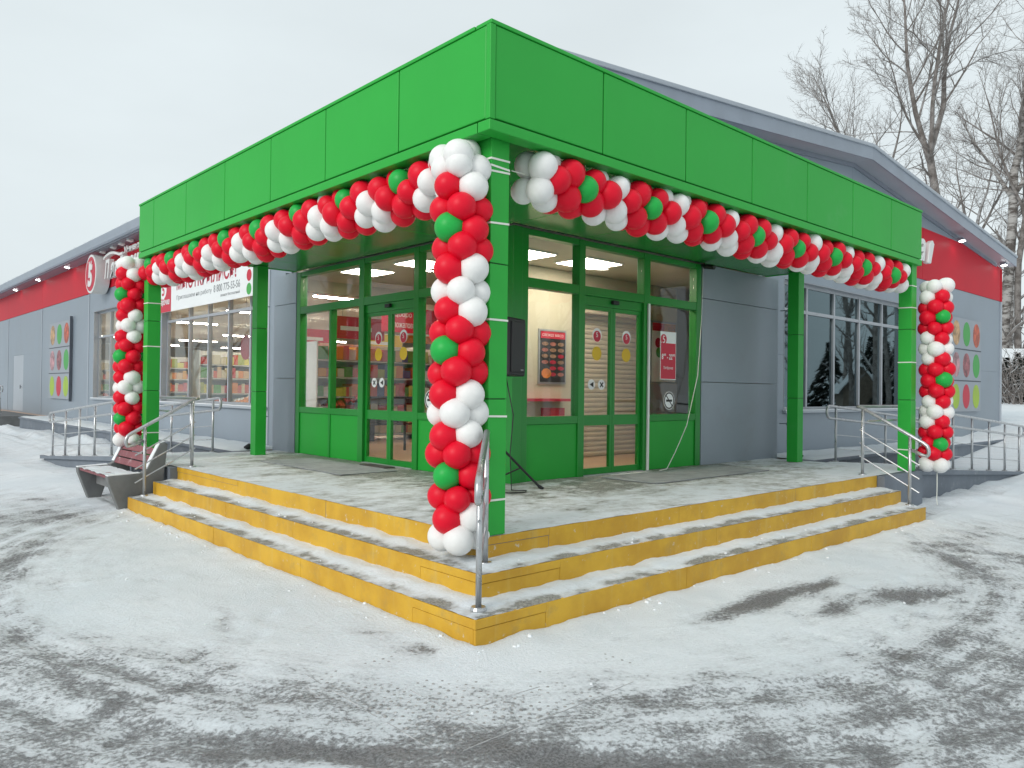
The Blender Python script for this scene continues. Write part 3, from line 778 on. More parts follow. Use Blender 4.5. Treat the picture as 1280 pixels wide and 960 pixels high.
# corner post and cover
boxpart('corner_post', (VX-.03, VY-.03, ZP), (VX+.115, VY+.115, ZG1), 'green_frame', ve, .006)
# grey cassettes beside the glazing and their joints
for ax, n, u0 in (('Y', VY, GU_R[3]+.07), ('X', VX, GU_L[3]+.07)):
    cladding('wall_panel', ve, ax, n-.02, [u0, VEND], [ZP-.02, 1.71, 2.92, 3.42], 'grey_panel', depth=.07, gap=.008)
    q = MB(); fbox(q, ax, n+.06, n+.14, u0+.01, VEND-.004, ZP-.1, 3.42); part('wall_core', q, 'interior_wall', ve)
q = MB(); q.box((VEND-.06, VY+.15, ZP-.1), (VEND-.002, MW+.2, 3.5)); q.box((VX+.15, VEND-.06, ZP-.1), (MW+.2, VEND-.002, 3.5)); part('return_wall', q, 'grey_panel', ve)
boxpart('threshold', (GU_R[1]+.06, VY-.03, ZP+.001), (GU_R[2]-.07, VY+.1, ZP+.011), 'aluminium', ve)
boxpart('threshold', (VX-.03, GU_L[1]+.06, ZP+.001), (VX+.1, GU_L[2]-.07, ZP+.011), 'aluminium', ve)
boxpart('painted_highlight', (GU_R[2]+.0, VY-.045, ZP+.003), (GU_R[2]+.035, VY-.018, ZTR-.06), 'white_paint', ve, .004)  # white strip painted in as the tall highlight on the right door's edge

# stickers and notices on the fixed panes
def notice(name, ax, n, u, z, w, h, label_):
    """hours notice glued on the pane; u is its centre"""
    sg = 1 if ax == 'Y' else -1
    t_ = thing(name, fp(ax, n, u, z), label_, 'notice', 'opening hours notices')
    s_ = MB(); fbox(s_, ax, n-.002, n, u-w/2, u+w/2, z, z+h); part('paper', s_, 'white_print', t_)
    s_ = MB(); fbox(s_, ax, n-.0035, n-.0022, u-w/2+.01, u+w/2-.01, z+.01, z+h*.76); part('red_field', s_, 'red_print', t_)
    s_ = MB(); disc(s_, ax, n-.0022, u-sg*w*.30, z+h*.84, w*.19, w*.19, .0012); part('emblem_disc', s_, 'red_print', t_)
    put_text('5', 'emblem_digit', 'white_print', t_, ax, n-.0042, u-sg*(w*.30+w*.07), z+h*.76, height=h*.15, extrude=.0003)
    put_text('8°° - 22°°', 'hours_text', 'white_print', t_, ax, n-.0042, u-sg*w*.42, z+h*.42, width=w*.84, height=h*.12, extrude=.0003, bold=.02)
    put_text('Пятёрочка', 'shop_text', 'white_print', t_, ax, n-.0042, u-sg*w*.3, z+h*.2, width=w*.6, height=h*.08, extrude=.0003)
    return t_
notice('hours_notice', 'Y', VY+.033, 5.80, 1.73, .36, .66, 'red and white opening hours notice on the pane right of the right door')
notice('hours_notice', 'X', VX+.033, 4.10, 1.73, .36, .66, 'red and white opening hours notice on the pane beside the left door')
def no_smoking(ax, n, u, z, r, label_):
    sg = 1 if ax == 'Y' else -1
    t_ = thing('no_smoking_sticker', fp(ax, n, u, z), label_, 'sticker', 'no smoking stickers')
    s_ = MB(); disc(s_, ax, n, u, z, r, r, .0015); part('white_disc', s_, 'white_print', t_)
    s_ = MB(); ring(s_, ax, n-.002, u, z, r*.78, r*.92, .001); part('black_ring', s_, 'black_print', t_)
    s_ = MB(); fbox(s_, ax, n-.003, n-.002, u-r*.55, u+r*.55, z-r*.12, z+r*.12); part('cigarette', s_, 'black_print', t_)
    s_ = MB(); c, s2 = math.cos(.8), math.sin(.8); w = r*.06
    s_.prism([fp(ax, n-.0032, u+sg*(a*c-b_*s2), z-(a*s2+b_*c)) for a, b_ in ((-r*.8, -w), (r*.8, -w), (r*.8, w), (-r*.8, w))], fp(ax, -.001, 0, 0)); part('slash', s_, 'black_print', t_)
no_smoking('Y', VY+.033, 5.83, 1.44, .125, 'round no smoking sticker on the pane right of the right door')
no_smoking('X', VX+.033, 4.36, 1.42, .125, 'round no smoking sticker low on the pane beside the left door')

# door mats
boxmat = MB(); boxmat.box((4.1, 1.75, ZP+.006), (6.6, 2.55, ZP+.016)); tag(part('rubber_mat', boxmat, 'rubber_mat', None, bevel=.004), 'wide grey rubber mat on the platform before the right door', 'mat')
boxmat = MB(); boxmat.box((1.75, 4.6, ZP+.006), (2.55, 6.8, ZP+.016)); tag(part('rubber_mat', boxmat, 'rubber_mat', None, bevel=.004), 'wide grey rubber mat on the platform before the left door', 'mat')
boxmat = MB(); boxmat.box((2.58, 4.95, ZP+.009), (2.76, 5.55, ZP+.020)); tag(part('door_mat', boxmat, 'dark_mat', None, bevel=.006), 'small dark mat on the threshold of the left door', 'mat')

# ------------------------------------------------------------------ canopy
ca = thing('canopy', (CC, CC, ZP), 'bright green L shaped entrance canopy on five clad columns', 'canopy')
SEAM_R = [CC+.045, 1.641, 2.763, 3.884, 5.025, 6.159, 7.29, CRX]
SEAM_L = [CC+.045, 1.568, 2.732, 3.842, 4.996, 6.184, 7.376, CLY]
LIP = .075
for ax, seams in (('Y', SEAM_R), ('X', SEAM_L)):
    for a, b_ in zip(seams, seams[1:]):
        q = MB(); g_ = .006
        fbox(q, ax, CC+.002, CC+.06, a+g_, b_-g_, CZB+LIP+.012, CZT-.03)
        part('fascia_panel', q, 'green_panel', ca, bevel=.008)
    end = seams[-1]
    q = MB(); fbox(q, ax, CC+.03, CC+.10, CC+.05, end-.01, CZB+.05, CZT-.05); part('fascia_backing', q, 'seam_dark', ca)
    q = MB(); fbox(q, ax, CC+.0, CC+.13, CC+(.0 if ax == 'Y' else .14), end+.004, CZB, CZB+LIP); part('bottom_lip', q, 'green_panel', ca, bevel=.006)
    q = MB(); fbox(q, ax, CC-.006, CC+.16, CC+(.0 if ax == 'Y' else .17), end+.004, CZT-.027, CZT); part('top_cap', q, 'green_panel', ca, bevel=.004)
    q = MB(); fbox(q, ax, CC+.02, CC+.14, CC+.18, end, CZT+.002, CZT+.014); part('cap_snow', q, 'snow', ca, bevel=.005)
boxpart('corner_trim', (CC-.004, CC-.004, CZB+LIP+.003), (CC+.045, CC+.045, CZT-.03), 'green_panel', ca, .004)
# end faces and deck
q = MB(); q.box((CRX-.05, CC+.065, CZB+LIP), (CRX, VY-.02, CZT-.03)); part('end_panel', q, 'green_panel', ca, bevel=.004)
q = MB(); q.box((CC+.065, CLY-.05, CZB+LIP), (VX-.02, CLY, CZT-.03)); part('end_panel', q, 'green_panel', ca, bevel=.004)
q = MB(); q.box((CC+.11, CC+.11, CZT-.09), (CRX-.06, CLY-.06, CZT-.04)); part('roof_deck', q, 'grey_trim', ca)
# soffit boards
SZ = 3.425
us = [CC+.14, 1.6, 2.84]
for ax, n0, n1, cuts in (('Y', CC+.135, VY-.025, [CC+.135, 1.7, 2.85, 4.0, 5.15, 6.3, 7.4, CRX-.055]), ('X', CC+.135, VX-.025, [VY-.02, 4.0, 5.15, 6.3, 7.2, CLY-.055])):
    for a, b_ in zip(cuts, cuts[1:]):
        q = MB(); fbox(q, ax, n0, n1, a+.004, b_-.004, SZ, SZ+.03); part('soffit_panel', q, 'green_dark', ca, bevel=.003)
# columns: core with clad segments
def column(x0, y0, w, rings):
    zs = [ZP]+rings+[SZ-.004]
    q = MB(); q.box((x0+.008, y0+.008, ZP), (x0+w-.008, y0+w-.008, SZ)); c_ = part('column', q, 'seam_dark', ca)
    for a, b_ in zip(zs, zs[1:]):
        p = MB(); p.box((x0, y0, a+.004), (x0+w, y0+w, b_-.004)); part('cladding_panel', p, 'green_panel', c_, bevel=.003)
CW = .172
column(.605, .605, CW, [1.49, 2.46]); column(CRX-.004-CW, .52, CW, [1.49, 2.46]); column(.52, CLY-.06-CW, CW, [1.49, 2.46])
column(CRX-.02-CW, 2.14, CW, [1.49, 2.46]); column(2.11, CLY-.03-CW, CW, [1.49, 2.46])
# recessed spotlights in the soffit
for k, (x, y, lab) in enumerate(((2.55, 1.55, 'lit recessed spotlight in the green soffit above the right door side'), (5.9, 1.55, 'lit recessed spotlight in the soffit near the right inner column'),
                            (1.55, 3.15, 'lit recessed spotlight in the green soffit left of the corner column'), (1.55, 6.2, 'lit recessed spotlight in the soffit near the left inner column'))):
    s_ = thing('ceiling_spotlight', (x, y, SZ), lab, 'spotlight', 'canopy spotlights')
    q = MB(); q.tube([(x, y, SZ-.014), (x, y, SZ-.001)], .10, 20); part('rim', q, 'white_paint', s_, bevel=.003)
    q = MB(); q.tube([(x, y, SZ-.020), (x, y, SZ-.0145)], .08, 20); part('lens', q, 'lamp_cool', s_)
cladding('wall_panel', sb, 'X', MW, [3.2, VEND+.02], [3.9, 5.22], 'grey_panel')

# ------------------------------------------------------------------ interior seen through the glass
inn = thing('store_interior', (9, 12, ZP), None, None, kind='structure')
boxpart('floor_slab', (VX+.09, VY+.09, ZP-.15), (BX1-.2, 40, ZP-.002), 'interior_floor', inn)
boxpart('vestibule_ceiling', (VX+.12, VY+.12, 3.43), (VEND-.07, VEND-.07, 3.46), 'interior_ceiling', inn)
boxpart('store_ceiling', (MW+.2, VEND+.01, 3.75), (BX1-.2, 40, 3.8), 'interior_ceiling', inn)
boxpart('store_ceiling', (VEND+.01, MW+.2, 3.75), (BX1-.2, VEND-.01, 3.8), 'interior_ceiling', inn)
boxpart('end_wall', (MW+.2, 39.9, ZP), (BX1-.2, 40.1, 3.74), 'interior_wall', inn)
boxpart('partition_wall', (VX+.62, 4.72, ZP), (VEND-.07, 4.80, 3.42), 'interior_wall', inn)
boxpart('partition_wall', (VEND+.0, VEND-.1, ZP), (BX1-.2, VEND-.0, 3.74), 'interior_wall', inn)
boxpart('partition_wall', (VEND-.055, 4.85, ZP), (VEND+.0, VEND-.11, 3.42), 'interior_wall', inn)
boxpart('opening_header', (MW+.25, VEND-.10, 3.22), (VEND-.07, VEND+.0, 3.74), 'interior_wall', inn)
boxpart('opening_jamb', (6.6, VEND-.10, ZP), (VEND-.07, VEND+.0, 2.94), 'interior_wall', inn)
# roller shutter on the partition behind the right door
sh = thing('roller_shutter', (6.5, 4.72, ZP), 'closed beige roller shutter seen through the right sliding door', 'shutter')
for k in range(29):
    z = ZP+.01+k*.078
    q = MB(); q.prism([(6.02, 4.715, z), (6.02, 4.695, z+.006), (6.02, 4.690, z+.04), (6.02, 4.698, z+.070), (6.02, 4.715, z+.076)], (1.55, 0, 0)); part('slat', q, 'shutter', sh)
boxpart('shutter_box', (5.92, 4.54, 2.78), (7.60, 4.712, 2.98), 'plain_beige', sh, .01)
boxpart('guide_rail', (5.95, 4.67, ZP), (6.015, 4.716, 2.77), 'plain_beige', sh)
boxpart('guide_rail', (7.575, 4.67, ZP), (7.64, 4.716, 2.77), 'plain_beige', sh)
# posters on the partition
def poster(name, x0, x1, z0, z1, label_, meat):
    t_ = thing(name, ((x0+x1)/2, 4.71, z0), label_, 'poster')
    boxpart('backing', (x0-.03, 4.700, z0-.03), (x1+.03, 4.716, z1+.03), 'aluminium', t_)
    boxpart('sheet', (x0, 4.694, z0), (x1, 4.698, z1), 'black_print' if meat else 'white_print', t_)
    h, w = z1-z0, x1-x0
    boxpart('title_band', (x0+.005, 4.690, z1-.14*h), (x1-.005, 4.6935, z1-.005), 'red_print', t_)
    rr_ = random.Random(5)
    if meat:
        put_text('СВЕЖЕЕ МЯСО', 'title_text', 'white_print', t_, 'Y', 4.689, x0+.06*w, z1-.10*h, width=w*.85, height=.05*h, extrude=.0003)
        for r_ in range(6):
            for c_ in range(3):
                if r_ > 3 and c_ == 0: continue
                u, z = x0+w*(.18+.32*c_), z0+h*(.08+.12*(5.6-r_))
                s_ = MB(); disc(s_, 'Y', 4.6925, u, z, w*.13, h*.038, .002, 14); part('photo_cutout', s_, rr_.choice(['red_print_dark', 'meat_a', 'meat_b']), t_)
        s_ = MB(); disc(s_, 'Y', 4.692, x0+w*.24, z0+h*.17, w*.2, h*.10, .002, 9); part('photo_cutout', s_, 'orange_print', t_)
    else:
        boxpart('orange_band', (x0+w*.5, 4.689, z1-.14*h), (x1-.005, 4.6895, z1-.005), 'orange_print', t_)
        for (a, b_, r_, mt) in ((.25, .66, .13, 'red_print_dark'), (.3, .5, .14, 'green_print'), (.6, .74, .1, 'meat_b'), (.4, .14, .07, 'red_print'), (.75, .16, .08, 'meat_a'), (.62, .30, .12, 'lime_print')):
            s_ = MB(); disc(s_, 'Y', 4.6925, x0+a*w, z0+b_*h, r_*w, r_*w, .002, 16); part('photo_cutout', s_, mt, t_)
pmat('meat_a', (.36, .13, .10), .6, 0, .3, 20); pmat('meat_b', (.30, .17, .10), .6, 0, .3, 20); pmat('orange_print', (.66, .20, .02), .5, 0, .2, 8)
poster('food_poster', 5.16, 5.70, 1.69, 2.46, 'dark framed meat poster with red title behind the pane left of the right door', True)
poster('produce_poster', 7.90, 8.58, 1.74, 2.78, 'white poster with red and orange band behind the far right pane', False)
# radiator-like metal sheet and trays under the posters
boxpart('metal_sheet', (7.75, 4.69, ZP), (8.64, 4.716, 1.70), 'aluminium', inn)
t_ = thing('wall_shelf', (5.1, 4.5, 1.1), 'narrow red edged shelf with goods under the meat poster', 'shelf')
boxpart('board', (4.60, 4.45, 1.40), (5.66, 4.715, 1.44), 'red_print', t_); boxpart('red_box', (5.2, 4.5, 1.10), (5.5, 4.71, 1.3), 'red_print', t_); boxpart('support', (4.62, 4.5, ZP), (5.64, 4.71, 1.09), 'white_paint', t_)
# welcome sign over the opening
t_ = thing('welcome_sign', (4.5, 7.2, 2.5), 'red hanging welcome sign behind the left door glass', 'sign')
boxpart('board', (3.98, 7.185, 2.50), (5.30, 7.215, 2.92), 'red_print', t_)
put_text('Добро', 'sign_text', 'white_print', t_, 'Y', 7.18, 4.20, 2.74, width=.36, height=.11, extrude=.0006)
put_text('пожаловать', 'sign_text', 'white_print', t_, 'Y', 7.18, 4.20, 2.58, width=.52, height=.08, extrude=.0006)
# ceiling lights
def ceiling_panel(x, y, w, d, z, lab, mat='lamp_warm', grp='vestibule ceiling lights'):
    t_ = thing('ceiling_light', (x, y, z), lab, 'ceiling light', grp)
    boxpart('frame', (x-w/2-.02, y-d/2-.02, z-.02), (x+w/2+.02, y+d/2+.02, z), 'white_paint', t_)
    boxpart('diffuser', (x-w/2, y-d/2, z-.026), (x+w/2, y+d/2, z-.0205), mat, t_)
ceiling_panel(3.60, 7.05, .6, .6, 3.428, 'square lit ceiling panel behind the left glazing')
ceiling_panel(3.75, 5.75, .6, .6, 3.428, 'square lit ceiling panel behind the left door transom')
ceiling_panel(4.25, 4.1, .6, .6, 3.428, 'square lit ceiling panel behind the right glazing near the corner')
ceiling_panel(5.4, 3.95, .75, .6, 3.428, 'wide lit ceiling panel behind the right door transom')
for ky, y in enumerate(np.arange(10.4, 36, 4.3)):
    for kx, x in enumerate((5.2, 8.6, 12.0)):
        t_ = thing('strip_light', (x, y, 3.4), 'long white fluorescent strip hanging in rows above the store shelves', 'strip light', 'store strip lights')
        boxpart('body', (x-.75, y-.05, 3.40), (x+.75, y+.05, 3.45), 'white_paint', t_); boxpart('tube', (x-.73, y-.045, 3.37), (x+.73, y+.045, 3.399), 'lamp_cool', t_)
# shelving with goods
def goods_mesh(rr_, ln, dep, levels, tall, palette):
    mb = MB(); cols = []
    for z in levels:
        x = .02
        while x < ln-.06:
            w = rr_.uniform(.06, .2); h = rr_.uniform(.5, .92)*tall; c = rr_.choice(palette)
            n0 = len(mb.f); mb.box((x, .03, z+.012), (min(ln-.02, x+w*.95), dep-.03, z+h)); cols += [c]*(len(mb.f)-n0); x += w
    me = mb.mesh('goods', 'goods')
    a = me.color_attributes.new('tint', 'FLOAT_COLOR', 'CORNER')
    arr = np.repeat(np.array([(*c, 1) for c in cols]), 4, axis=0).astype(np.float32); a.data.foreach_set('color', arr.ravel())
    return me
PAL = [(.5, .04, .03), (.6, .3, .04), (.55, .5, .35), (.1, .3, .06), (.6, .55, .1), (.5, .08, .04), (.55, .10, .05), (.62, .22, .05), (.55, .55, .52), (.08, .12, .3), (.5, .12, .15), (.35, .4, .1), (.6, .42, .25)]
rr = random.Random(21)
GM = [goods_mesh(rr, 2.4, .45, (.12, .5, .88, 1.26, 1.6), .32, PAL) for _ in range(3)]
fmb = MB()
for z in (.1, .48, .86, 1.24, 1.58): fmb.box((0, 0, z), (2.4, .48, z+.02))
fmb.box((-.03, 0, 0), (-.002, .48, 1.95)); fmb.box((2.402, 0, 0), (2.43, .48, 1.95)); fmb.box((0, .481, .05), (2.4, .5, 1.95))
FM = fmb.mesh('shelf_frame', 'white_paint')
spots = [(4.3, 9.9, 0), (6.9, 10.1, 0), (4.2, 15.6, 0), (6.9, 15.8, 0), (9.5, 15.8, 0), (4.2, 20.4, 0), (6.9, 20.4, 0), (9.6, 20.4, 0), (4.4, 26, 0), (7.1, 26, 0), (9.8, 26, 0), (8.2, 12.6, 0), (10.6, 11.8, 0), (4.3, 32, 0), (7, 32, 0), (9.7, 32, 0)]
for k, (x, y, a) in enumerate(spots):
    t_ = thing('store_shelf', (x, y, ZP), 'white store shelf full of colourful goods inside the shop', 'shelf', 'shelves inside the shop')
    o = bpy.data.objects.new('shelf_frame', FM); COL.objects.link(o); o.parent = t_
    o = bpy.data.objects.new('goods', GM[k % 3]); COL.objects.link(o); o.parent = t_; o['kind'] = 'stuff'
# low produce stand and printed window film just behind the banner window
for k, (y, col, rz_) in enumerate(((10.9, 'yellow_print', .30), (12.15, 'yellow_print', .34), (13.2, 'red_print_dark', .28), (11.5, 'lime_print', .2))):
    t_ = thing('produce_picture', (4.3, y, 1.6), 'round %s produce picture hanging behind the banner window' % ('pale yellow', 'bright yellow', 'dark red', 'lime green')[k], 'picture')
    q = MB(); disc(q, 'X', 4.3, y, 2.45-.25*(k % 2), rz_, rz_, .01, 20); part('print', q, col, t_)
    q = MB(); q.tube([(4.295, y, 2.5), (4.295, y, 3.74)], .004, 4); part('hanger', q, 'grey_print', t_)
t_ = thing('produce_stand', (4.9, 10.2, ZP), 'low stand heaped with fruit just inside the banner window', 'produce stand')
boxpart('body', (4.5, 9.6, ZP), (5.4, 14.6, ZP+.62), 'wood_dark', t_)
q = MB(); cols = []; 
for k in range(420):
    x, y = rr.uniform(4.55, 5.35), rr.uniform(9.65, 14.55); r_ = rr.uniform(.04, .07); c = PAL[int((y-9.6)/.6) % len(PAL)]
    z = ZP+.62+(x-4.5)*.35+rr.random()*.05; n0 = len(q.f)
    top = (x, y, z+r_); bot = (x, y, z-r_); rg = [(x+r_*math.cos(w*math.pi/2.5), y+r_*math.sin(w*math.pi/2.5), z) for w in range(5)]
    for w in range(5): q.poly((rg[w], rg[(w+1) % 5], top)); q.poly((rg[(w+1) % 5], rg[w], bot))
    cols += [c]*(len(q.f)-n0)
me = q.mesh('fruit', 'goods', smooth=True, fix=False); a = me.color_attributes.new('tint', 'FLOAT_COLOR', 'CORNER')
a.data.foreach_set('color', np.repeat(np.array([(*c, 1) for c in cols]), 3, axis=0).astype(np.float32).ravel())
o = obj('fruit', me, t_); o['kind'] = 'stuff'
for k, (x, y, mt, lab) in enumerate(((4.5, 9.6, 'red_print', 'red hanging category board behind the left bay of the glazing'), (6.1, 9.7, 'orange_print', 'orange hanging category board seen through the left door'),
                                   (5.3, 13.0, 'red_print', 'red hanging category board deep in the store behind the left door'), (7.4, 13.2, 'yellow_print', 'yellow hanging category board deep in the store'), (6.4, 16.8, 'red_print', 'farthest red hanging category board in the store'))):
    t_ = thing('category_board', (x, y, 2.5), lab, 'hanging sign')
    boxpart('board', (x, y, 2.52), (x+1.1, y+.03, 2.95), mt, t_); boxpart('stripe', (x+.1, y-.004, 2.68), (x+.8, y-.001, 2.76), 'white_print', t_)
    q = MB()
    for xx in (x+.15, x+.95): q.tube([(xx, y+.015, 2.95), (xx, y+.015, 3.75)], .004, 4)
    part('hanger', q, 'grey_print', t_)
# turnstile bars behind the left door
t_ = thing('entry_gate', (5.2, 7.3, ZP), 'low dark metal entry gate behind the left sliding door', 'gate')
q = MB()
for x in (3.7, 4.6, 5.5): q.tube([(x, 7.4, ZP), (x, 7.4, ZP+.9)], .022, 8)
q.tube([(3.7, 7.4, ZP+.9), (5.5, 7.4, ZP+.9)], .02, 8); q.tube([(3.7, 7.4, ZP+.45), (5.5, 7.4, ZP+.45)], .016, 8); part('bars', q, 'black_metal', t_)

# ------------------------------------------------------------------ wall signs, banner, floodlights
def emblem(t_, ax, n, u, z, r, th):
    sg = 1 if ax == 'Y' else -1
    q = MB(); disc(q, ax, n, u, z, r, r, th, 40); part('disc', q, 'white_paint', t_, bevel=.01)
    f = n-th
    q = MB(); disc(q, ax, f-.001, u, z, r*.88, r*.88, .004, 40); part('red_field', q, 'red_print', t_)
    q = MB(); ring(q, ax, f-.0055, u, z+r*.62, r*.12, r*.24, .012, 20, math.pi*.95, math.pi*2.05); part('leaf_mark', q, 'white_paint', t_)
    put_text('5', 'digit', 'white_paint', t_, ax, f-.012, u-sg*r*.42, z-r*.66, width=r*.82, height=r*1.12, extrude=.008, bold=.05, shear=.12)
t_ = thing('round_logo_sign', (MW-.4, 20.2, 4.2), 'thick round white sign with a five on a red field, on the red band', 'sign')
emblem(t_, 'X', MW-.05, 19.75, 4.60, .53, .36)
t_ = thing('letter_sign', (MW-.3, 17, 4.4), 'white raised script lettering on the red band left of the canopy', 'sign')
u = 19.0
word = 'Пятёрочка'
ws = [.50, .40, .36, .40, .42, .42, .40, .38, .40]
for ch, w in zip(word, ws):
    hh = .50 if ch == 'П' else .37
    if ch == 'ё': hh = .46
    if ch == 'р': put_text(ch, 'letter', 'white_paint', t_, 'X', MW-.20, u, 4.26, width=w*.86, height=.50, extrude=.06, bold=.03, shear=.25)
    else: put_text(ch, 'letter', 'white_paint', t_, 'X', MW-.20, u, 4.40, width=w*.86, height=hh, extrude=.06, bold=.03, shear=.25)
    u -= w
q = MB()
sw = [(19.15-.10*k, 4.88+.13*math.sin(math.pi*min(1, .12+.062*k))) for k in range(18)]
for (a, za), (b_, zb) in zip(sw, sw[1:]):
    q.prism([(MW-.26, a, za), (MW-.26, b_, zb), (MW-.26, b_, zb+.065), (MW-.26, a, za+.06)], (.12, 0, 0))
part('swoosh', q, 'white_paint', t_)
put_text('Универсам', 'small_lettering', 'white_paint', t_, 'X', MW-.2, 17.45, 4.87, width=2.3, height=.20, extrude=.03, shear=.2, bold=.01)
t_ = thing('letter_sign', (15.4, MW-.2, 4.4), 'last white letter of the gable lettering peeking out beside the canopy end', 'sign')
u = 11.0
for ch, w in zip(word, [.60, .48, .44, .48, .50, .52, .52, .50, .52]):
    put_text(ch, 'letter', 'white_paint', t_, 'Y', MW-.20, u, 4.55, width=w*.84, height=.74 if ch == 'П' else .5, extrude=.06, bold=.03, shear=.2); u += w
q = MB(); q.prism([(15.62, MW-.26, 4.55), (15.82, MW-.26, 4.55), (16.02, MW-.26, 5.02), (15.92, MW-.26, 5.10), (15.74, MW-.26, 5.02)], (0, .12, 0)); part('letter', q, 'white_paint', t_, bevel=.02)

# fruit picture boards
FR = [['fruit_pic_a', 'green_print', 'fruit_pic_b'], ['fruit_pic_c', 'fruit_pic_d', 'green_print'], ['lime_print', 'red_print', 'lime_print']]
pmat('fruit_pic_a', (.46, .28, .14), .5, 0, .5, 7); pmat('fruit_pic_b', (.50, .10, .05), .5, 0, .5, 6); pmat('fruit_pic_c', (.42, .22, .24), .5, 0, .6, 5); pmat('fruit_pic_d', (.30, .10, .11), .5, 0, .6, 7)
pmat('board_grey', (.33, .36, .40), .5, 0, .04, 2)
def fruit_board(ax, u0, u1, z0, z1, lab):
    t_ = thing('picture_board', fp(ax, MW-.06, (u0+u1)/2, z0), lab, 'wall sign', 'grey boards with nine round produce pictures')
    h = (z1-z0)/3; w = (u1-u0)/3
    for j in range(3):
        q = MB(); fbox(q, ax, MW-.07, MW-.013, u0, u1, z0+j*h+.012, z0+(j+1)*h-.012); bd = part('board', q, 'board_grey', t_, bevel=.004)
        for i in range(3):
            mt = FR[2-j][i if ax == 'Y' else 2-i]
            q = MB(); disc(q, ax, MW-.0705, u0+(i+.5)*w, z0+(j+.5)*h, w*.345, h*.39, .003, 28); part('round_picture', q, mt, bd)
    for j in (1, 2):
        q = MB(); fbox(q, ax, MW-.075, MW-.06, u0, u1, z0+j*h-.012, z0+j*h+.012); part('joint_strip', q, 'grey_seam', t_)
fruit_board('Y', 17.72, 20.0, 1.15, 3.53, 'grey board of nine round produce pictures on the gable wall beyond the canopy')
fruit_board('X', 23.35, 26.08, 1.10, 3.62, 'grey board of nine round produce pictures on the long left wall')
q = MB(); fbox(q, 'X', MW-.09, MW-.013, 23.30, 23.325, 1.05, 3.7); tag(part('edge_trim', q, 'grey_seam', None), 'thin dark vertical trim beside the produce board on the left wall', 'trim')

# banner over the first left window
bn = thing('opening_banner', (MW-.08, 12.9, 3.2), 'white and red grand opening banner hung over the left window', 'banner')
B0, B1, BZ0, BZ1 = 10.02, 15.42, 3.245, 4.02
q = MB(); fbox(q, 'X', MW-.075, MW-.06, B0, B1, BZ0, BZ1); part('sheet', q, 'white_print', bn)
q = MB(); fbox(q, 'X', MW-.079, MW-.0755, B1-1.0, B1-.004, BZ0+.004, BZ1-.004); part('red_field', q, 'red_print', bn)
q = MB(); disc(q, 'X', MW-.0795, B1-.5, BZ0+.52, .21, .21, .002); part('logo_disc', q, 'white_print', bn)
put_text('5', 'logo_digit', 'red_print', bn, 'X', MW-.083, B1-.42, BZ0+.38, height=.28, extrude=.001, bold=.02)
put_text('Пятёрочка', 'logo_text', 'white_print', bn, 'X', MW-.083, B1-.08, BZ0+.13, width=.84, height=.19, extrude=.001, bold=.02, shear=.2)
q = MB()
for k in range(9): q.prism([(MW-.081, B1-.12-.05*k, BZ0+.30+.03*math.sin(k/8*math.pi)), (MW-.081, B1-.17-.05*k, BZ0+.30+.03*math.sin((k+1)/8*math.pi)), (MW-.081, B1-.17-.05*k, BZ0+.325+.03*math.sin((k+1)/8*math.pi)), (MW-.081, B1-.12-.05*k, BZ0+.325+.03*math.sin(k/8*math.pi))], (-.002, 0, 0))
part('logo_swoosh', q, 'white_print', bn)
put_text('МЫ', 'headline', 'red_print_dark', bn, 'X', MW-.077, B1-1.35, BZ0+.44, width=.62, height=.20, extrude=.001, bold=.01)
put_text('ОТКРЫЛИСЬ!', 'headline', 'red_print_dark', bn, 'X', MW-.077, B1-2.05, BZ0+.42, width=2.50, height=.30, extrude=.001, bold=.025)
put_text('Приглашаем на работу', 'small_print', 'grey_print', bn, 'X', MW-.077, B1-1.35, BZ0+.20, width=2.0, height=.12, extrude=.001)
put_text('8 800 775-55-56', 'phone_number', 'grey_print', bn, 'X', MW-.077, B1-3.45, BZ0+.21, width=1.28, height=.15, extrude=.001, bold=.01)
put_text('звонок бесплатный', 'small_print', 'grey_print', bn, 'X', MW-.077, B1-3.8, BZ0+.10, width=.92, height=.06, extrude=.001)
for z, mt in ((BZ1-.13, 'red_print'), (BZ1-.38, 'red_print'), (BZ0+.14, 'green_print')):
    q = MB(); disc(q, 'X', MW-.0765, B0+.27, z, .105, .11, .002); part('round_spot', q, mt, bn)

def floodlight(ax, u, z, lab, lit=True):
    t_ = thing('floodlight', fp(ax, MW-.15, u, z), lab, 'floodlight', 'floodlights under the eaves' if lit else 'unlit floodlights above the lettering')
    q = MB(); q.tube([fp(ax, MW-.01, u, z+.05), fp(ax, MW-.22, u, z+.05)], .012, 6); part('arm', q, 'grey_trim', t_)
    q = MB(); q.prism([fp(ax, MW-.26, u-.10, z+.06), fp(ax, MW-.14, u-.10, z+.06), fp(ax, MW-.16, u-.10, z-.03), fp(ax, MW-.28, u-.10, z-.0)], (.2, 0, 0) if ax == 'Y' else (0, .2, 0)); part('housing', q, 'grey_trim' if lit else 'white_paint', t_, bevel=.006)
    if lit:
        q = MB(); q.prism([fp(ax, MW-.27, u-.085, z-.006), fp(ax, MW-.165, u-.085, z-.034), fp(ax, MW-.168, u-.085, z-.042), fp(ax, MW-.273, u-.085, z-.014)], (.17, 0, 0) if ax == 'Y' else (0, .17, 0)); part('lens', q, 'lamp_flood', t_)
for u, lab in ((23.2, 'lit floodlight on the left eave nearest the round sign'), (27.2, 'middle of the three lit floodlights on the left eave'), (31.1, 'farthest lit floodlight on the left eave')): floodlight('X', u, 5.20, lab)
for u, lab in ((18.0, 'lit floodlight under the gable slope above the red band'), (21.4, 'lit floodlight at the right corner of the gable')): floodlight('Y', u, min(5.40, roof_under(u)-.03), lab)
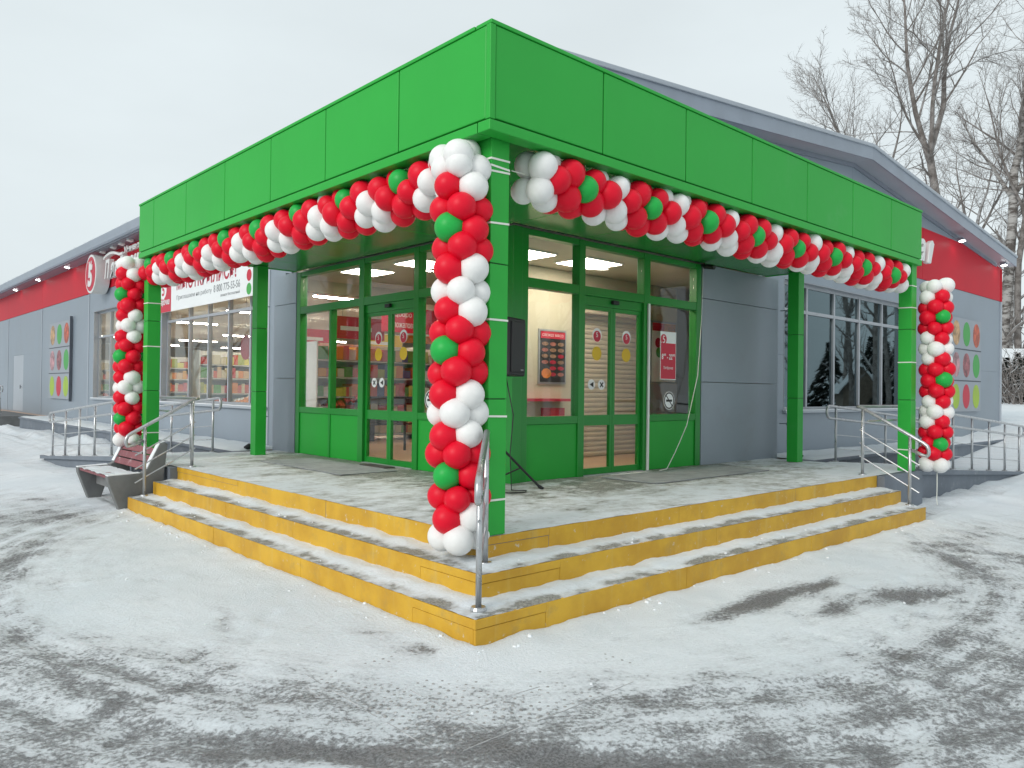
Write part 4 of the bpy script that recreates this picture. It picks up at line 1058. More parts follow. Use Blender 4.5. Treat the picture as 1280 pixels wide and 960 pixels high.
for u, lab in ((19.4, 'unlit white spotlight over the round sign edge'), (18.4, 'unlit white spotlight over the script lettering, second from left'), (17.7, 'unlit white spotlight over the script lettering, third from left'), (17.0, 'unlit white spotlight nearest the canopy over the lettering')): floodlight('X', u, 5.17, lab, False)
# small camera over the grey cassette right of the glazing
t_ = thing('security_camera', (6.5, VY-.1, 3.36), 'small black security camera at the top right of the right glazing', 'camera')
boxpart('bracket', (6.50, VY-.08, 3.37), (6.56, VY-.02, 3.41), 'black_plastic', t_)
q = MB(); q.tube([(6.53, VY-.05, 3.37), (6.53, VY-.22, 3.34)], .032, 12); part('body', q, 'black_plastic', t_)
q = MB(); pts = [(6.50, VY-.05, 3.35), (6.46, VY-.06, 2.6), (6.35, VY-.08, 1.8), (6.05, VY-.11, 1.1), (5.75, VY-.14, .75), (5.50, VY-.18, ZP+.02), (5.32, VY-.2, ZP+.014)]
q.tube(pts, .006, 6); tag(part('white_cable', q, 'white_paint', None, smooth=True), 'thin white cable hanging from the camera down to the floor by the right door', 'cable')

# ------------------------------------------------------------------ railings
def arc(c, a, b_, r, w0, w1, n=6):
    return [Vector(c)+Vector(a)*r*math.cos(w0+(w1-w0)*k/n)+Vector(b_)*r*math.sin(w0+(w1-w0)*k/n) for k in range(n+1)]
def loop_rail(p0, p1, drop, r):
    """double handrail: top and lower rail joined by round ends"""
    p0, p1 = Vector(p0), Vector(p1); d = (p1-p0).normalized(); dn = Vector((0, 0, -1)); rr_ = drop/2
    c0 = p0+dn*rr_; c1 = p1+dn*rr_
    return [p0]+[p1]+arc(c1, dn*-1, d, rr_, .3, math.pi-.3, 6)+[p1+dn*drop]+[p0+dn*drop]+arc(c0, dn, d*-1, rr_, .3, math.pi-.3, 6)+[p0]
def ramp_rail(ax, n, us, zf, lab, h=.86, ext=.22, grp='ramp railings', name='ramp_railing'):
    t_ = thing(name, fp(ax, n, us[0], zf(us[0])), lab, 'railing', grp)
    P = lambda u, dz: Vector(fp(ax, n, u, zf(u)+dz))
    q = MB(); q.tube(loop_rail(P(us[0]-ext, h), P(us[-1]+ext, h), .19, .021), .021, 10, cap=False); part('handrail', q, 'steel', t_, smooth=True)
    for u in us:
        q = MB(); q.tube([P(u, 0), P(u, h-.02)], .019, 10); ps = part('post', q, 'steel', t_, smooth=True)
        q = MB(); q.tube([P(u, -.002), P(u, .012)], .045, 12); part('flange', q, 'steel', ps)
    for dz in (.20, .42):
        q = MB(); q.tube([P(us[0]-.02, dz), P(us[-1]+.02, dz)], .008, 6); part('rail_bar', q, 'steel', t_)
fz = lambda u: ramp_z(u)+.03
ramp_rail('Y', .70, [9.0, 9.5+.9, 11.3, 12.2, 13.1, 14.0], fz, 'steel double handrail along the outer edge of the right ramp')
ramp_rail('Y', 1.93, [8.98, 9.95, 10.9, 11.85, 12.8, 13.75], fz, 'steel double handrail along the inner edge of the right ramp')
ramp_rail('X', .70, [9.0, 10.0, 11.0, 12.0, 13.0, 14.0], fz, 'steel double handrail along the outer edge of the left ramp')
ramp_rail('X', 1.93, [8.98, 9.95, 10.9, 11.85, 12.8, 13.75], fz, 'steel double handrail along the inner edge of the left ramp')
def stair_rail(o2, d2, s_posts, zb, slope, zr0, s0, s1, lab, flat=None, name='stair_railing'):
    """o2: plan point of the outer step edge, d2: plan direction up the stairs; s = run along d2"""
    o2 = Vector((*o2, 0)); d2 = Vector((*d2, 0)).normalized(); up = Vector((0, 0, 1))
    t_ = thing(name, o2+d2*s_posts[0]+up*zb[0], lab, 'railing', 'stair railings')
    P = lambda s, dz=0.: o2+d2*s+up*(zr0+slope*s+dz)
    dirv = (P(1)-P(0)).normalized()
    pts = [P(s1), P(s0+.02)]+[P(s0)+(-dirv*.045*math.sin(w))+(-up*.07*(1-math.cos(w))) for w in [k*math.pi/6 for k in range(1, 6)]]+[P(s0+.04)-up*.155, P(s0+.16)-up*.165]
    if flat is not None: pts = [Vector(flat), o2+d2*(s1+.05)+up*(zr0+slope*s1+.012)]+pts
    q = MB(); q.tube(pts, .022, 10); part('handrail', q, 'steel', t_, smooth=True)
    for s, z in zip(s_posts, zb):
        b0 = o2+d2*s
        q = MB(); q.tube([b0+up*z, b0+up*(zr0+slope*s-.015)], .020, 10); ps = part('post', q, 'steel', t_, smooth=True)
        q = MB(); q.tube([b0+up*(z-.002), b0+up*(z+.018)], [.052, .046], 14); part('flange', q, 'steel', ps)
    for dz in (-.30, -.47, -.64):
        q = MB(); q.tube([P(s0+.07, dz), P(s1+.02, dz)], .009, 6); part('rail_bar', q, 'steel', t_)
    return t_
SLP = RS/TR*.98
stair_rail((7.15, 0), (0, 1), [.16, .74], [Z1+.01, ZP], SLP, .965, -.02, .76, 'steel stair railing at the right end of the yellow steps', flat=(8.60, .74, .965+SLP*.76+.01))
stair_rail((0, 6.62), (1, 0), [.16, .74], [Z1+.01, ZP], SLP, .965, -.02, .76, 'steel stair railing at the left end of the yellow steps beside the bench', flat=(.74, 8.60, .965+SLP*.76+.01))
stair_rail((0, 0), (1, 1), [.20, .72], [Z1+.01, Z2+.005], .40, .965, .10, .74, 'steel handrail climbing the front corner of the yellow steps')
for ax, lab in (('Y', 'steel guard rail post at the end of the right platform'), ('X', 'steel guard rail post at the end of the left platform')):
    q = MB(); q.tube([fp(ax, .74, 8.60, ZP), fp(ax, .74, 8.60, 1.40)], .020, 10); q.tube([fp(ax, .74, 8.60, ZP), fp(ax, .74, 8.60, ZP+.016)], .05, 12)
    q.tube([fp(ax, .74, 7.3, 1.21), fp(ax, .74, 8.60, 1.21)], .014, 8)
    tag(part('guard_post', q, 'steel', None, smooth=False), lab, 'railing')
ramp_rail('X', 1.95, [27.6, 29.2, 30.8], lambda u: .55, 'short steel railing on the far left landing', .95, .3, 'landing railings', 'landing_railing')
q = MB(); q.box((1.75, 26.6, -.3), (MW-.02, 33, .5)); lt = struct('landing', q, 'concrete')

# ------------------------------------------------------------------ bench
be = thing('park_bench', (.15, 7.5, 0), 'snow dusted bench with concrete sides and dark red slatted back, left of the steps', 'bench')
prof = [(-.215, .43), (-.205, .36), (-.075, 0), (.085, 0), (.14, .17), (.29, .17), (.34, 0), (.47, 0), (.455, .40), (.50, .80), (.465, .835), (.405, .815), (.245, .49), (.175, .445)]
for y in (6.80, 8.20):
    q = MB(); q.prism([(x, y, z) for x, z in prof], (0, .11, 0)); sd_ = part('side_panel', q, 'concrete', be, bevel=.012)
    q = MB()
    for (xa, za), (xb, zb) in (((-.21, .432), (.17, .447)), ((.25, .497), (.405, .818)), ((.41, .82), (.465, .838))):
        nn = Vector((-(zb-za), 0, xb-xa)).normalized()*.014
        q.prism([(xa, y+.004, za), (xb, y+.004, zb), (xb+nn.x, y+.004, zb+nn.z), (xa+nn.x, y+.004, za+nn.z)], (0, .102, 0))
    part('frost', q, 'snow', sd_, bevel=.005)
for k in range(4):
    x = -.19+k*.092; q = MB(); q.box((x, 6.912, .395), (x+.083, 8.198, .430)); part('seat_slat', q, 'wood_red', be, bevel=.006)
for k in range(3):
    t0 = .10+k*.29; a = Vector((.225, 0, .45)); d_ = Vector((.16, 0, .325)); nn = Vector((.325, 0, -.16)).normalized()*.032
    p0 = a+d_*t0; p1 = a+d_*(t0+.25)
    q = MB(); q.prism([(p0.x, 6.912, p0.z), (p1.x, 6.912, p1.z), (p1.x+nn.x, 6.912, p1.z+nn.z), (p0.x+nn.x, 6.912, p0.z+nn.z)], (0, 1.286, 0)); part('back_slat', q, 'wood_red', be, bevel=.006)
q = MB(); q.box((.02, 6.912, .20), (.07, 8.198, .385)); part('stretcher', q, 'concrete', be)
q = MB()
rr = random.Random(77)
xs = rng(-.20, .17, .03); ys = rng(6.915, 8.195, .04)
grid_obj('seat_snow', xs, ys, lambda x, y: .427+.017*sm(-.65, .1, fbm(x*5, y*5, 70))*min(1, 30*max(.03, min(x+.2, .17-x, y-6.91, 8.2-y))), lambda x, y: .05-.15*fbm(x*6, y*6, 71), 'tread_snow', be)

# ------------------------------------------------------------------ loudspeaker on its stand
SX, SY = 2.36, 2.44
t_ = thing('speaker_stand', (SX, SY, ZP), 'black tripod speaker stand behind the corner column', 'speaker stand')
q = MB(); q.tube([(SX, SY, ZP+.12), (SX, SY, 1.05)], .020, 12); q.tube([(SX, SY, 1.05), (SX, SY, 1.72)], .016, 12); part('pole', q, 'black_metal', t_, smooth=True)
q = MB(); q.tube([(SX, SY, ZP+.42), (SX, SY, ZP+.52)], .034, 12); part('collar', q, 'black_plastic', t_)
for a in (-.45, -.45+2.094, -.45+4.189):
    d_ = Vector((math.cos(a), math.sin(a), 0)); c0 = Vector((SX, SY, ZP))
    q = MB(); q.tube([c0+Vector((0, 0, .46)), c0+d_*.44+Vector((0, 0, .025))], .013, 8); lg = part('leg', q, 'black_metal', t_)
    q = MB(); q.tube([c0+d_*.43+Vector((0, 0, .034)), c0+d_*.475+Vector((0, 0, .006))], .019, 8); part('rubber_foot', q, 'black_plastic', lg)
    q = MB(); q.tube([c0+Vector((0, 0, .14)), c0+d_*.23+Vector((0, 0, .235))], .009, 6); part('brace', q, 'black_metal', t_)
sp = bpy.data.objects.new('loudspeaker', None); COL.objects.link(sp); sp.location = (SX, SY, 1.70); sp.rotation_euler = (0, 0, RAD(20)); BASE[sp.name] = Vector((0, 0, 0)); sp.empty_display_size = .1
tag(sp, 'black loudspeaker on a stand beside the corner column', 'loudspeaker')
q = MB(); q.prism([(-.185, -.19, 0), (.185, -.19, 0), (.185, .02, 0), (.12, .16, 0), (-.12, .16, 0), (-.185, .02, 0)], (0, 0, .60)); part('cabinet', q, 'black_plastic', sp, bevel=.018)
q = MB(); q.box((-.155, -.203, .04), (.155, -.1905, .56)); part('grille', q, 'black_metal', sp, bevel=.01)
q = MB(); q.box((.05, -.2055, .06), (.11, -.2035, .072)); part('badge', q, 'grey_print', sp)
q = MB(); q.tube([(-.06, .02, .601), (-.06, .02, .63), (.06, .02, .63), (.06, .02, .601)], .012, 8); part('handle', q, 'black_plastic', sp)
q = MB(); q.tube([(SX+.02, SY-.05, 1.71), (SX+.07, SY-.12, 1.3), (SX+.05, SY-.1, .9), (SX+.02, SY-.16, ZP+.02), (SX+.15, SY-.25, ZP+.014), (SX+.05, SY-.33, ZP+.014), (SX-.1, SY-.28, ZP+.014), (SX-.3, SY-.1, ZP+.014)], .006, 6)
tag(part('power_cable', q, 'black_plastic', None, smooth=True), 'thin black cable hanging from the loudspeaker and coiled on the floor', 'cable')

# ------------------------------------------------------------------ balloons
def balloon_mesh(mat, seed):
    mb = MB(); ns, nr = 20, 13; rr_ = random.Random(seed)
    # slightly pear shaped body, knot pointing to -Z
    rings = []
    for j in range(1, nr):
        w = math.pi*j/nr; r_ = math.sin(w); z = math.cos(w)
        if z < 0: r_ *= 1-.10*z*z; z *= 1.14
        rings.append((r_, z))
    mb.v.append((0, 0, 1))
    for r_, z in rings:
        for k in range(ns): mb.v.append((r_*math.cos(2*math.pi*k/ns), r_*math.sin(2*math.pi*k/ns), z))
    mb.v.append((0, 0, -1.16)); last = len(mb.v)-1
    for k in range(ns):
        mb.f.append((0, 1+k, 1+(k+1) % ns)); mb.m.append(0)
        for j in range(len(rings)-1):
            a = 1+j*ns; mb.f.append((a+k, a+ns+k, a+ns+(k+1) % ns, a+(k+1) % ns)); mb.m.append(0)
        a = 1+(len(rings)-1)*ns; mb.f.append((a+k, last, a+(k+1) % ns)); mb.m.append(0)
    return mb.mesh('balloon', mat, smooth=True, fix=False)
BAL = {c: balloon_mesh('balloon_'+n, i) for i, (c, n) in enumerate((('R', 'red'), ('W', 'white'), ('G', 'green')))}
def colour(l, k):
    l %= 6
    if l == 0: return 'G' if k % 2 == 0 else 'R'
    if l in (2, 4): return 'R' if k % 2 == 0 else 'W'
    return 'W' if l == 3 else 'R'
BR = .109
def balloons(t_, path, layers, e1f, e2f, th0, seed, rad=.128, allwhite=(), br=BR):
    rr_ = random.Random(seed)
    for l in layers:
        p = path(l)
        e1, e2 = e1f, e2f
        for k in range(4):
            th = th0+k*math.pi/2+(math.pi/4 if l % 2 else 0)+rr_.uniform(-.10, .10)
            d = (e1*math.cos(th)+e2*math.sin(th)); ax_ = e1.cross(e2)
            d2 = (d+ax_*rr_.uniform(-.14, .14)).normalized()
            s = br*rr_.uniform(.90, 1.07)
            c = 'W' if l in allwhite else colour(l, k)
            o = bpy.data.objects.new('balloon', BAL[c]); COL.objects.link(o); o.parent = t_
            o.location = p+d*rad*rr_.uniform(.94, 1.06)+ax_*rr_.uniform(-.012, .012)-BASE[t_.name]
            o.rotation_mode = 'QUATERNION'; o.rotation_quaternion = d2.to_track_quat('Z', 'Y') @ Quaternion((0, 0, 1), rr_.uniform(0, 6.28))
            o.scale = (s*rr_.uniform(.98, 1.03), s*rr_.uniform(.98, 1.03), s*rr_.uniform(.99, 1.05))
UPV = Vector((0, 0, 1))
STEP = .1425
def ribbon_ring(t_, x0, y0, w, z, tilt=0., hgt=.014):
    q = MB(); e = .003; n = 4
    c = [(x0-e, y0-e), (x0+w+e, y0-e), (x0+w+e, y0+w+e), (x0-e, y0+w+e)]
    for k in range(4):
        (xa, ya), (xb, yb) = c[k], c[(k+1) % 4]
        za = z+tilt*((xa+ya)-(x0+y0)); zb = z+tilt*((xb+yb)-(x0+y0))
        q.poly(((xa, ya, za), (xb, yb, zb), (xb, yb, zb+hgt), (xa, ya, za+hgt)))
    o = part('ribbon', q, 'ribbon_white', t_)
    so_ = o.modifiers.new('solid', 'SOLIDIFY'); so_.thickness = .003; so_.offset = 0
GZ, GN = 3.165, .66
def sagz(u, a, b_): return -.018*math.sin(math.pi*(u-a)/(b_-a)*3)**2
# right garland: greens at X = 1.50 + .855 k
t_ = thing('balloon_garland', (4.5, GN, GZ), 'red, white and green balloon garland along the right edge of the canopy', 'balloon garland', 'balloon decorations')
stp = .855/6
balloons(t_, lambda l: Vector((1.50+l*stp, GN, GZ+sagz(1.5+l*stp, .8, 8.3))), range(-3, 46), Vector((0, -1, 0)), UPV, RAD(-8), 1)
q = MB(); q.tube([(.85, GN, GZ+.01), (8.2, GN, GZ+.01)], .004, 5); part('cord', q, 'ribbon_white', t_)
stp2 = .866/6
t_ = thing('balloon_garland', (GN, 4.5, GZ), 'red, white and green balloon garland along the left edge of the canopy', 'balloon garland', 'balloon decorations')
balloons(t_, lambda l: Vector((GN, 1.66+l*stp2, GZ+sagz(1.66+l*stp2, .8, 8.0))), range(-5, 44), Vector((-1, 0, 0)), UPV, RAD(34), 2)
q = MB(); q.tube([(GN, .85, GZ+.01), (GN, 7.85, GZ+.01)], .004, 5); part('cord', q, 'ribbon_white', t_)
# balloon columns; e1 towards the viewer of the entrance, e2 to that viewer's right
def bal_column(x, y, zg, lmin, lmax, th0, seed, lab, colx, coly, rings, tail=None):
    t_ = thing('balloon_column', (x, y, zg+lmin*.145), lab, 'balloon column', 'balloon decorations')
    tow = (Vector((CAM.x, CAM.y, 0))-Vector((x, y, 0))).normalized(); rgt = UPV.cross(tow)
    rr_ = random.Random(seed+50); ph = rr_.uniform(0, 6)
    balloons(t_, lambda l: Vector((x+.012*math.sin(l*.5+ph), y+.012*math.cos(l*.43+ph), zg+l*.1455)), range(lmin, lmax+1), tow, rgt, th0, seed, rad=.118, br=.105, allwhite=(lmax, lmin))
    q = MB(); q.tube([(x, y, zg+lmin*.1455), (x, y, zg+lmax*.1455)], .006, 5); part('cord', q, 'ribbon_white', t_)
    for z, tl in rings: ribbon_ring(t_, colx, coly, CW, z, tl)
    if tail:
        q = MB(); q.tube(tail, .006, 5); part('ribbon_tail', q, 'ribbon_white', t_, smooth=True)
    return t_
bal_column(.465, .765, 2.69, -15, 3, RAD(-48), 11, 'balloon column tied to the front corner column of the canopy', .605, .605,
           [(3.20, .02), (3.15, -.05), (3.11, .05), (2.74, .06), (2.05, .0), (1.36, -.02), (.76, 0)])
tc_ = bpy.data.objects['balloon_column']
rr = random.Random(64)
for (x, y, z) in ((.50, .98, 3.14), (.42, .92, 3.22), (.38, .70, 3.20), (.53, .80, 3.27), (.58, 1.08, 3.24)):
    o = bpy.data.objects.new('balloon', BAL['W']); COL.objects.link(o); o.parent = tc_; o.location = Vector((x, y, z))-BASE[tc_.name]
    o.rotation_mode = 'QUATERNION'; o.rotation_quaternion = Vector((-.6, rr.uniform(-.4, .3), .5)).to_track_quat('Z', 'Y'); k = .104*rr.uniform(.95, 1.05); o.scale = (k, k, k)
bal_column(8.66, .37, 2.64, -14, 3, RAD(38), 12, 'balloon column tied to the canopy column at the right end', CRX-.004-CW, .52, [(3.05, 0), (2.75, .02), (2.0, 0), (.80, 0)],
           [(8.6, .33, .5), (8.57, .32, .30), (8.50, .30, .12), (8.47, .28, .06)])
bal_column(.44, 8.20, 2.84, -14, 3, RAD(-72), 13, 'balloon column tied to the canopy column at the left end above the bench', .52, CLY-.06-CW, [(2.7, .02), (2.1, 0), (.9, 0)])

# ------------------------------------------------------------------ trees
def tree_meshes(seed, H, limbs, r0, fork, spread=1.0, dens=1.0, rgt=RIGHT, droop=0.0):
    """bare winter tree: trunk with limbs, crown of branches and twigs"""
    rr_ = random.Random(seed); tk = MB(); cr = MB(); fwd = Vector((rgt.y*-1, rgt.x, 0))
    def rv(): return Vector((rr_.gauss(0, 1), rr_.gauss(0, 1), rr_.gauss(0, 1)))
    def grow(mb, p, d, ln, r, lv, segs, tip=.25, up=.04):
        pts = [p.copy()]; rs = [r]; dd = d.normalized()
        for k in range(segs):
            dd = (dd+rv()*(.045+.035*lv)+UPV*(up if lv < 3 else up-.03*droop)).normalized()
            p = p+dd*(ln/segs); pts.append(p.copy()); rs.append(r*(1-(1-tip)*(k+1)/segs))
        mb.tube(pts, rs, (9, 7, 5, 4, 3)[min(lv, 4)], cap=False)
        return pts, rs
    def child(pts, rs, lv, ln):
        n = {1: 14, 2: 11, 3: 9}[lv]; n = max(2, int(n*dens*rr_.uniform(.8, 1.2)))
        for k in range(n):
            t_ = .16+.84*(k+rr_.random())/n; i = min(len(pts)-2, int(t_*(len(pts)-1))); f = t_*(len(pts)-1)-i
            p = pts[i].lerp(pts[i+1], f); ax_ = (pts[i+1]-pts[i]).normalized(); r = rs[i]+(rs[i+1]-rs[i])*f
            pr_ = rv(); pr_ = (pr_-ax_*pr_.dot(ax_)).normalized()
            ang = rr_.uniform(.45, .95)*spread
            d = ax_*math.cos(ang)+pr_*math.sin(ang)
            l2 = ln*rr_.uniform(.30, .52)*(1.1-.5*t_)
            if lv == 1:
                a, b_ = grow(cr, p, d, l2*1.15, max(.012, r*.5), 2, 6); child(a, b_, 2, l2)
            elif lv == 2:
                a, b_ = grow(cr, p, d, l2*1.3, max(.008, r*.5), 3, 4); child(a, b_, 3, l2)
            else:
                grow(cr, p, d, l2*1.5, max(.006, r*.55), 4, 2)
    pts, rs = grow(tk, Vector((0, 0, -.3)), Vector((0, 0, 1)), fork+.3, r0, 0, 8, .72, .1)
    top = pts[-1]
    for (sx, sf, ln, rf) in limbs:
        d = (rgt*sx+fwd*sf+UPV).normalized()
        a, b_ = grow(tk, top-UPV*rr_.uniform(0, .5), d, ln, r0*rf, 1, 9, .10, .05); child(a, b_, 1, ln)
    child(pts, rs, 2, fork*.45)
    return tk, cr
def tree(name, loc, lab, meshes, grp=None, rz=0, sc=1.):
    o = bpy.data.objects.new(name, None); COL.objects.link(o); o.location = loc; o.rotation_euler = (0, 0, rz); o.scale = (sc, sc, sc); o.empty_display_size = .2
    tag(o, lab, 'tree', grp)
    for nm, me in zip(('trunk', 'crown'), meshes):
        c = bpy.data.objects.new(nm, me); COL.objects.link(c); c.parent = o
    return o
def build_tree(mat, **kw):
    tk, cr = tree_meshes(**kw)
    return tk.mesh('trunk', mat, smooth=True, fix=False), cr.mesh('crown', 'bark', smooth=False, fix=False)
T_MAIN = build_tree('bark', seed=5, H=20, r0=.21, fork=10.9, limbs=[(-.26, .1, 9.5, .58), (.06, -.1, 10, .5), (.50, .15, 10.5, .62), (-.8, -.2, 5.5, .3)])
T_SIDE = build_tree('bark', seed=9, H=15, r0=.17, fork=8.6, limbs=[(-.30, .1, 7.0, .7), (.25, -.25, 6.0, .5), (-.05, .3, 7.5, .5)], dens=.9)
T_BIRCH = build_tree('birch_bark', seed=14, H=19, r0=.26, fork=9.5, limbs=[(.05, .0, 8.5, .75), (-.4, .2, 5, .4), (.5, -.2, 5, .42)], droop=1.2, dens=.9)
def gz(x, y): return ground_z(x, y)
def place(d, px):   # plan position at distance d along the direction of image column px
    v = _F+RIGHT*((px-640)/F_PX); return CAM.x+v.x*d, CAM.y+v.y*d
x, y = place(33, 1176); tree('bare_tree', (x, y, gz(x, y)-.1), 'tall bare tree with spreading limbs rising behind the gable roof', T_MAIN, 'bare trees behind the store')
x, y = place(37, 1098); tree('bare_tree', (x, y, gz(x, y)), 'smaller bare tree behind the roof, left of the tall one', T_SIDE, 'bare trees behind the store', .6, 1.06)
x, y = place(46, 1256); tree('birch_tree', (x, y, gz(x, y)-.1), 'pale trunked birch standing just past the right corner of the store', T_BIRCH, 'bare trees behind the store', 0, 1.3)
for k, (d, px, ms, rz_, sc_, lab) in enumerate(((46, 1272, T_SIDE, 2.0, 1.25, 'thin bare tree half hidden behind the birch at the right edge'), (58, 1262, T_BIRCH, 1.1, 1.0, 'distant bare birch beyond the right corner of the store'), (52, 1215, T_SIDE, 4.2, 1.2, 'distant bare tree behind the right roof slope'), (44, 1330, T_MAIN, .9, .95, 'bare tree whose branches enter at the right edge'))):
    x, y = place(d, px); tree('bare_tree', (x, y, gz(x, y)), lab, ms, 'bare trees behind the store', rz_, sc_)
# trees that the windows reflect, left of and behind the viewer
rr = random.Random(31)
REFL = [(-9, 17), (-12, 24), (-7, 31), (-14, 35), (-10, 44), (-17, 14), (-6.5, 40), (24, -9), (30, -12), (37, -6), (41, -14), (33, -18), (20, -14), (46, -9), (27, -20), (50, -13), (55, -10), (44, -17), (60, -18), (38, -11), (28, -7), (-11, 20), (-8, 26), (-15, 28), (-12, 32), (-18, 40)]
for k, (x, y) in enumerate(REFL):
    left = x < 0
    tree('bare_tree', (x, y, gz(x, y)-.1), 'bare tree across the yard, mirrored in the %s windows' % ('left' if left else 'right'), (T_MAIN, T_SIDE, T_BIRCH)[k % 3], 'bare trees mirrored in the windows', rr.uniform(0, 6), rr.uniform(.8, 1.15))
def house(x, y, rz_, w, d, h, rh, lab):
    o = bpy.data.objects.new('wooden_house', None); COL.objects.link(o); z = gz(x, y); o.location = (x, y, z); o.rotation_euler = (0, 0, rz_); BASE[o.name] = Vector((0, 0, 0))
    tag(o, lab, 'house')
    q = MB(); q.prism([(-w/2, -d/2, -.4), (w/2, -d/2, -.4), (w/2, -d/2, h), (0, -d/2, h+rh), (-w/2, -d/2, h)], (0, d, 0)); part('wall', q, 'house_wall', o)
    for s_ in (-1, 1):
        q = MB(); q.prism([(0, -d/2-.3, h+rh+.05), (s_*(w/2+.4), -d/2-.3, h-.30*rh/(w/2)*1.3+.05), (s_*(w/2+.4), -d/2-.3, h-.30*rh/(w/2)*1.3+.25), (0, -d/2-.3, h+rh+.28)], (0, d+.6, 0)); part('snowy_roof', q, 'snow', o, bevel=.04)
    for s_ in (-1, 1):
        q = MB(); q.box((s_*w*.22-.4, -d/2-.03, 1.0), (s_*w*.22+.4, -d/2+.02, 2.1)); wn = part('window', q, 'white_paint', o)
        q = MB(); q.box((s_*w*.22-.33, -d/2-.04, 1.07), (s_*w*.22+.33, -d/2-.031, 2.03)); part('pane', q, 'glass_dark', wn)
house(60, -17, 1.0, 2.6, 4, 1.9, 1.7, 'dark wooden house with snowy roof mirrored in the right windows')
house(66, -14, .9, 2.8, 4, 1.9, 1.8, 'second dark house with snowy roof mirrored in the right windows')
# snow-roofed shed and dark bushes beyond the right corner
x, y = place(42.5, 1300)
house(x, y, YAW+math.pi, 6, 12, 1.5, .9, 'low dark shed with a snow covered roof beyond the right corner')
def bush_mesh(seed, h, w):
    rr_ = random.Random(seed); st = MB()
    for k in range(60):
        a = rr_.uniform(0, 6.28); rr0 = w*.35*math.sqrt(rr_.random()); p = Vector((math.cos(a)*rr0, math.sin(a)*rr0, -.1)); d = Vector((math.cos(a)*rr_.uniform(.1, .9), math.sin(a)*rr_.uniform(.1, .9), 1)).normalized()
        pts = [p]; 
        for j in range(4):
            d = (d+Vector((rr_.gauss(0, .2), rr_.gauss(0, .2), rr_.gauss(0, .1)))).normalized(); p = p+d*h*rr_.uniform(.18, .3); pts.append(p)
        st.tube(pts, [.03, .024, .018, .012, .008], 4, cap=False)
        for j in range(5):
            q0 = pts[1+j % 4]; dd = Vector((rr_.gauss(0, 1), rr_.gauss(0, 1), rr_.gauss(.3, .6))).normalized(); st.tube([q0, q0+dd*h*.2, q0+dd*h*.34+Vector((0, 0, .05))], [.012, .009, .006], 3, cap=False)
    return st.mesh('branches', 'bark', fix=False)
def conifer_mesh(seed, h, w):
    rr_ = random.Random(seed); nd = MB(); sn = MB()
    for k in range(900):
        t_ = rr_.random()**1.3; a = rr_.uniform(0, 6.28); r_ = w*(1-t_)*(.45+.55*rr_.random()); z = .15+h*t_
        p = Vector((math.cos(a)*r_, math.sin(a)*r_, z-.25*r_)); d = Vector((math.cos(a), math.sin(a), -.35)).normalized(); s = d.cross(UPV).normalized(); L_ = .28*rr_.uniform(.6, 1.3)
        nd.poly((p-d*L_*.6+s*.07, p+d*L_*.7, p-d*L_*.6-s*.07)); nd.poly((p-d*L_*.4+UPV*.04, p+d*L_*.5-UPV*.10, p-d*L_*.5-UPV*.10))
        if rr_.random() < .22: sn.poly((p-d*L_*.5+s*.06+UPV*.03, p+d*L_*.55+UPV*.02, p-d*L_*.5-s*.06+UPV*.03))
    return nd.mesh('needles', 'needle', fix=False), sn.mesh('snow_caps', 'snow', fix=False)
pmat('needle', (.022, .030, .022), .85, 0, .3, 6)
CM = [conifer_mesh(s, 2.3, 1.3) for s in (1, 2)]; BM = [bush_mesh(s, 2.4, 2.2) for s in (3, 4)]
for k, (x, y, sc_) in enumerate(((58, -13, 2.2), (63, -17, 2.6), (70, -14, 2.4), (76, -21, 2.8), (66, -22, 2.6), (82, -17, 2.6))):
    o = bpy.data.objects.new('spruce_tree', None); COL.objects.link(o); o.location = (x, y, gz(x, y)-.2); o.rotation_euler = (0, 0, k*.9); o.scale = (sc_*.9, sc_*.9, sc_)
    tag(o, 'dark spruce across the yard, mirrored in the right windows', 'tree', 'spruces mirrored in the windows')
    for nm, me in zip(('crown', 'snow_caps'), CM[k % 2]):
        c = bpy.data.objects.new(nm, me); COL.objects.link(c); c.parent = o
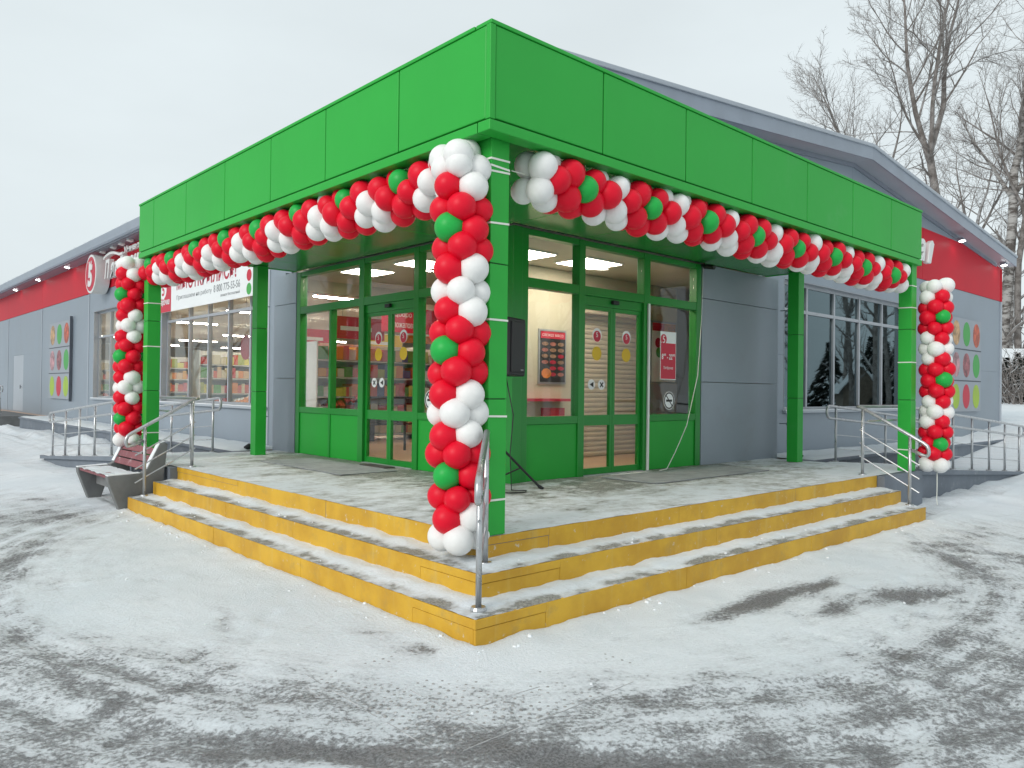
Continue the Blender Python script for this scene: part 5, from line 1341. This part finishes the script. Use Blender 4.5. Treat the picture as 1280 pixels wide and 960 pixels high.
for k, (d, px) in enumerate(((36, 1258), (37, 1272), (35.5, 1286), (37, 1300))):
    x, y = place(d, px); o = bpy.data.objects.new('dark_conifer', None); COL.objects.link(o); o.location = (x, y, gz(x, y)-.1); o.rotation_euler = (0, 0, k*1.3); o.scale = (1, 1, .85+.1*(k % 3))
    tag(o, ('low dark conifer in the hedge, nearest the right corner of the store', 'low dark conifer in the hedge, second from the store corner', 'low dark conifer in the hedge at the right edge of the picture', 'low dark conifer ending the hedge outside the right edge')[k], 'conifer', 'hedge of dark conifers')
    for nm, me in zip(('needles', 'snow_caps'), CM[k % 2]):
        c = bpy.data.objects.new(nm, me); COL.objects.link(c); c.parent = o
for k, (d, px) in enumerate(((34, 1277),)):
    x, y = place(d, px); o = bpy.data.objects.new('bare_bush', BM[k % 2]); COL.objects.link(o); o.location = (x, y, gz(x, y)); o.rotation_euler = (0, 0, k*2.1)
    tag(o, ('bare brown bush just past the right corner of the store', 'bare brown bush at the right edge before the dark hedge', 'bare brown bush half hidden by the right corner of the store')[k], 'bush', 'bare bushes')
# loose lumps of snow beside the stairs and in the yard
q = MB(); rr = random.Random(99)
def lump(x, y, z, r):
    n = 7; rg = [(x+r*rr.uniform(.6, 1.1)*math.cos(w*2*math.pi/n), y+r*rr.uniform(.6, 1.1)*math.sin(w*2*math.pi/n), z-.004) for w in range(n)]
    r2 = [(x+r*rr.uniform(.35, .7)*math.cos(w*2*math.pi/n), y+r*rr.uniform(.35, .7)*math.sin(w*2*math.pi/n), z+r*rr.uniform(.3, .6)) for w in range(n)]
    for w in range(n): q.poly((rg[w], rg[(w+1) % n], r2[(w+1) % n], r2[w]))
    q.poly(r2)
for k in range(80):
    if rr.random() < .5: x, y = rr.uniform(-.3, 7.5), -abs(rr.gauss(0, .12))-.02
    else: x, y = -abs(rr.gauss(0, .12))-.02, rr.uniform(-.3, 6.8)
    lump(x, y, gz(x, y), rr.uniform(.006, .022))
for k in range(60):
    x, y = rr.uniform(-2.5, 6), rr.uniform(-3, 6)
    if x > -.05 and y > -.05: continue
    lump(x, y, gz(x, y), rr.uniform(.005, .014))
for i, zt in enumerate((Z1, Z2)):
    for k in range(26):
        o_ = i*TR
        if rr.random() < .5: lump(rr.uniform(o_, LR), o_+rr.uniform(.03, .28), zt+.008, rr.uniform(.005, .016))
        else: lump(o_+rr.uniform(.03, .28), rr.uniform(o_, LLF), zt+.008, rr.uniform(.005, .016))
o = part('snow_lumps', q, 'snow', None, smooth=True, fix=False); tag(o, 'loose crumbs of snow scattered around the yellow steps', 'snow', kind='stuff')
